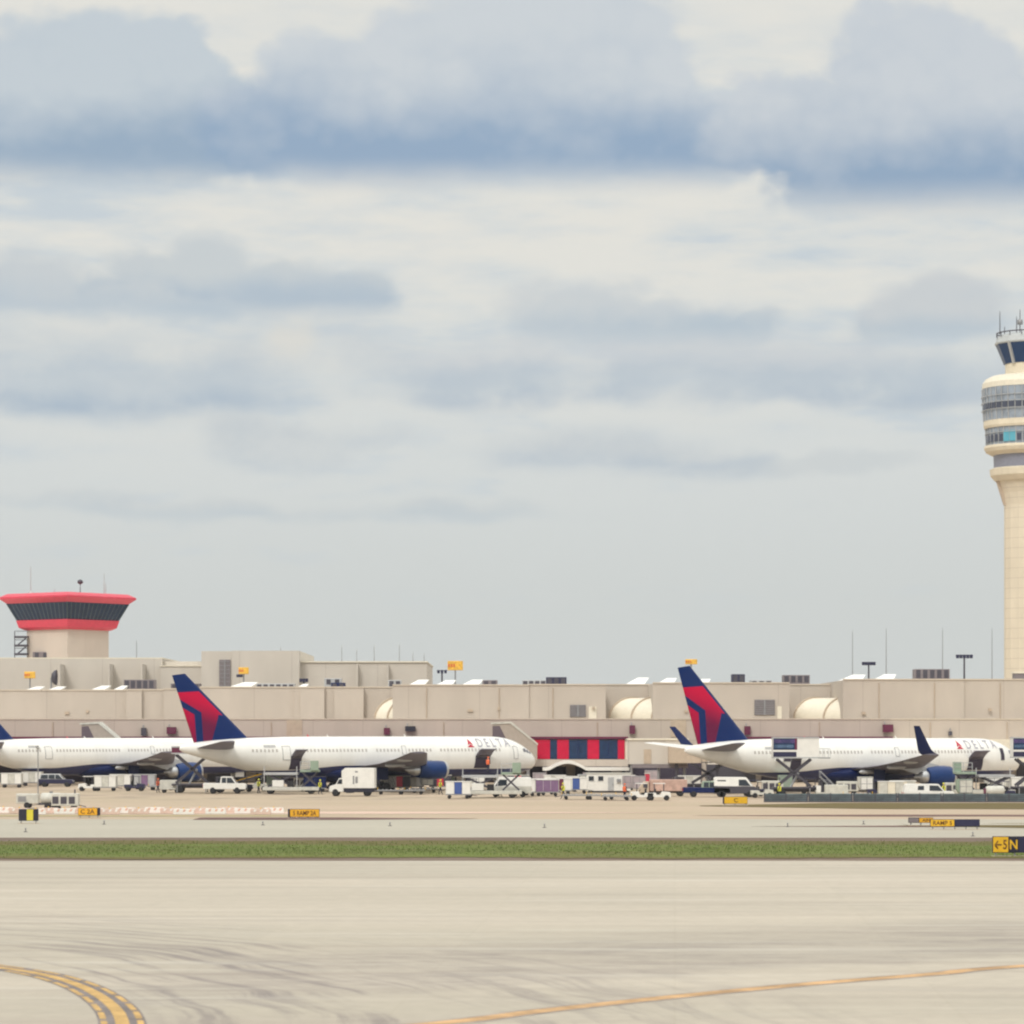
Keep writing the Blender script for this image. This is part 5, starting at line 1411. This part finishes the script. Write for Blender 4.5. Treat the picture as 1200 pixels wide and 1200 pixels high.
dark('gpud', None or (lambda: gpu_dark()), 'dark ground power unit left of the maroon lift truck', 'generator', 200, 929, PI, 'dark power units')
dark('tugn', None, 'dark navy tractor between the white pickup and the worker in the yellow vest', 'tractor', 284, 928, 0, 'dark tractors')
dark('contg2', container(green, green), 'pale green container left of the rear cargo loader', 'cargo container', 322, 928, 0, 'pale green containers')
dark('gpud', None, 'dark power unit under the belly of the middle airliner behind the rear loader', 'generator', 356, 925, 0, 'dark power units')
dark('stairs', steps_truck, 'passenger steps truck behind the rear cargo loader of the middle airliner', 'steps truck', 362, 927, 0)
dark('tugn', None, 'dark navy tractor in the shade just left of the box truck cab', 'tractor', 385, 927, PI, 'dark tractors')
dark('gpud', None, 'dark power unit between box truck and the middle airliner engine', 'generator', 441, 927, 0, 'dark power units')
dark('contg2', None, 'pale green container below the middle airliner engine intake', 'cargo container', 526, 925, 0, 'pale green containers')
dark('tugn', None, 'dark navy tractor beside the forward loader of the middle airliner', 'tractor', 553, 931, 0, 'dark tractors')
dark('gpud', None, 'dark power unit under the nose of the middle airliner', 'generator', 604, 926, 0, 'dark power units')
dark('contgrey', None, 'dusty grey container in the mouth of the dark baggage bay', 'cargo container', 764, 921, 0, 'air cargo containers')
dark('tugn', None, 'dark navy tractor between the van and the off white tractor', 'tractor', 883, 933, PI, 'dark tractors')
dark('gpud', None, 'dark power unit behind the plain yellow sign, left of the van', 'generator', 846, 930, 0, 'dark power units')
dark('contg2', None, 'pale green container under the rear catering truck box', 'cargo container', 921, 929, 0, 'pale green containers')
dark('tugn', None, 'dark navy tractor under the rear catering truck scissors', 'tractor', 950, 930, 0, 'dark tractors')
dark('gpud', None, 'dark power unit behind the fence under the right airliner belly', 'generator', 993, 931, 0, 'dark power units')
dark('tugn', None, 'dark navy tractor behind the fence left of the cream carts', 'tractor', 1029, 933, 0, 'dark tractors')
dark('gpud', None, 'dark power unit behind the fence below the right airliner engine', 'generator', 1120, 933, 0, 'dark power units')
dark('tugn', None, 'dark navy tractor near the nose gear of the right airliner', 'tractor', 1176, 935, PI, 'dark tractors')
ff_ = 0
xx = X(921, 337)
ordn = ['first', 'second', 'third', 'fourth', 'fifth', 'sixth', 'seventh', 'eighth', 'ninth', 'tenth']
while xx < X(1225, 337):
    place('fence', fence_module, 'low blue grey fence panel, %s from the left end of the fence' % (ordn[ff_] if ff_ < 10 else '%dth' % (ff_ + 1)), 'fence panel', 600 + xx / 337 * F, 940, 0, 'low fence panels under the right airliner', d=337)
    xx += 4.84; ff_ += 1
ORD = ['first', 'second', 'third', 'fourth', 'fifth', 'sixth', 'seventh', 'eighth', 'ninth', 'tenth']
# construction barricades at the left
bo = mat('faded_orange_stripe', L(.70, .42, .32), .7); ba, bb = barricade(mat('barricade_pink', L(.68, .52, .44), .7), white), barricade(white, bo)
for i in range(19):
    p = 4 + i * 17.6 + (i % 3) * 1.2
    r = 952.3 + (i * 7 % 5) * .5
    if p < 20: wh = 'left of every sign'
    elif p < 92: wh = 'between the two leftmost signs'
    elif p < 118: wh = 'behind the small orange sign'
    else: wh = 'right of it'
    q = [j for j in range(19) if j % 2 == i % 2].index(i)
    place('barA' if i % 2 else 'barB', ba if i % 2 else bb, '%s %s barricade from the left of that colour, %s' % (ORD[q], 'faded pink' if i % 2 else 'white striped', wh), 'barricade', p, r, R((i * 37 % 11) - 5), 'barricades along the far taxiway')

# ------------------------------------------------------------------ taxiway signs
def taxi_sign(label, px, row, wpx, hpx, cells, border=None):
    """cells: (width share, face material, text, text material)"""
    d = F * EYE / (row - HZ); ww, hh = wpx / F * d, hpx / F * d
    t = thing('taxiway_sign', label, 'taxiway sign', (X(px, d), d, 0), 0, 'taxiway guidance signs')
    z0 = .22; z1 = hh; x = -ww / 2
    MB().box(-ww / 2, ww / 2, -.10, .12, z0, z1).build('housing', signblack, t, .02)
    for s, m, txt, tm in cells:
        x1 = x + ww * s
        f = MB().box(x + .03, x1 - .03, -.125, -.102, z0 + .04, z1 - .04).build('face', m, t)
        if txt:
            me = text_mesh(txt, 1.0, .02)
            bx = [v.co.x for v in me.vertices]; by = [v.co.y for v in me.vertices]
            tw, th_ = max(bx) - min(bx), max(by) - min(by)
            k = min((x1 - x) * .78 / tw, (z1 - z0) * .62 / th_); ky = (z1 - z0) * .58 / th_
            mx_, my_ = min(bx), min(by)
            for v in me.vertices:
                vx, vy = v.co.x - mx_, v.co.y - my_
                v.co = ((x + x1) / 2 - tw * k / 2 + vx * k, -.135, (z0 + z1) / 2 - th_ * ky / 2 + vy * ky)
            me.materials.clear(); me.materials.append(tm)
            o = bpy.data.objects.new('lettering', me); COL.objects.link(o); o.parent = t
        x = x1
    n = max(2, int(ww / .9) + 1)
    for i in range(n):
        xx_ = -ww / 2 + .2 + (ww - .4) * i / (n - 1)
        MB().cyl((xx_, 0, 0), (xx_, 0, z0), .05, n=8).build('leg', greym, t)
    MB().box(-ww / 2 - .05, ww / 2 + .05, -.35, .35, 0, .035).build('base_pad', tan, t)
    return t
taxi_sign('black sign with a yellow middle panel at the left edge of the far taxiway', 33.5, 965, 23, 17, [(.40, signblack, None, None), (.36, mat('sign_lime_yellow', L(.72, .62, .05), .5), None, None), (.24, signblack, None, None)])
taxi_sign('small orange yellow sign with dark lettering among the barricades', 104.5, 958.5, 26, 12, [(.88, yellow_dark, 'C 2A', ink), (.12, signblack, None, None)])
taxi_sign('wide yellow sign with dark lettering in front of the white box truck', 356, 960.5, 37, 12.5, [(.06, signblack, None, None), (.94, yellow_dark, '5 RAMP 2A', ink)])
taxi_sign('plain yellow sign in front of the van under the right airliner tail', 861.5, 944.5, 29, 11, [(.05, signblack, None, None), (.95, yellow, 'C', ink)])
taxi_sign('sign with a grey left end and orange lettered face behind the wider yellow sign', 1079, 967.5, 29, 9.5, [(.42, louvre, None, None), (.58, yellow_dark, 'AIN', ink)])
taxi_sign('yellow lettered sign with a long navy right half on the far taxiway edge', 1119, 972, 58, 12, [(.49, yellow, 'RAMP 5', ink), (.51, signnavy, None, None)])
taxi_sign('largest yellow arrow sign on the grass at the right edge', 1189, 1003.5, 52, 23.5, [(.36, yellow, '\u2190' + '5', ink), (.22, signblack, 'N', yellow), (.42, signnavy, None, None)])
# little taxiway edge lights
def edge_light():
    t = anon('taxiway_light')
    MB().cyl((0, 0, 0), (0, 0, .2), .03, .03, 8).build('stem', dgrey, t)
    MB().lathe([(.05, .2), (.07, .25), (.05, .31), (.01, .33)], 10).build('lens', greym, t)
    MB().cyl((0, 0, 0), (0, 0, .04), .16, n=10).build('base', dgrey, t)
    return t
for i, (p, r, lab) in enumerate([(30, 975, 'edge light below the black and yellow sign'), (122, 966, 'edge light right of the small orange sign'), (308, 967, 'edge light left of the wide yellow sign'), (457, 968, 'edge light right of the wide yellow sign'),
                                 (638, 970, 'edge light near the middle of the far taxiway'), (923, 969, 'edge light beyond the right end of the dark lane'), (1012, 966, 'edge light left of the grey ended sign'), (1140, 980, 'edge light below the long navy sign half')]):
    place('elight', edge_light, lab, 'edge light', p, r, 0, 'taxiway edge lights')

# thin haze volume added over the airfield to lift the shadows
hb = MB().box(-900, 900, -60, 1300, -1.0, 150).build('haze', mat('shadow_lift_haze', L(1, 1, 1), var=0), kind='stuff')
hm = hb.data.materials[0]; ht = NT(hm.node_tree); ht.n.clear()
hv = ht.new('ShaderNodeVolumePrincipled'); hv.inputs['Density'].default_value = .00007
hv.inputs['Color'].default_value = (.86, .88, .92, 1); hv.inputs['Anisotropy'].default_value = .2
hmo = ht.new('ShaderNodeOutputMaterial'); ht.l.new(hv.outputs[0], hmo.inputs['Volume'])
tag(hb, 'thin pale haze added over the whole airfield to lift the shadows', 'haze')
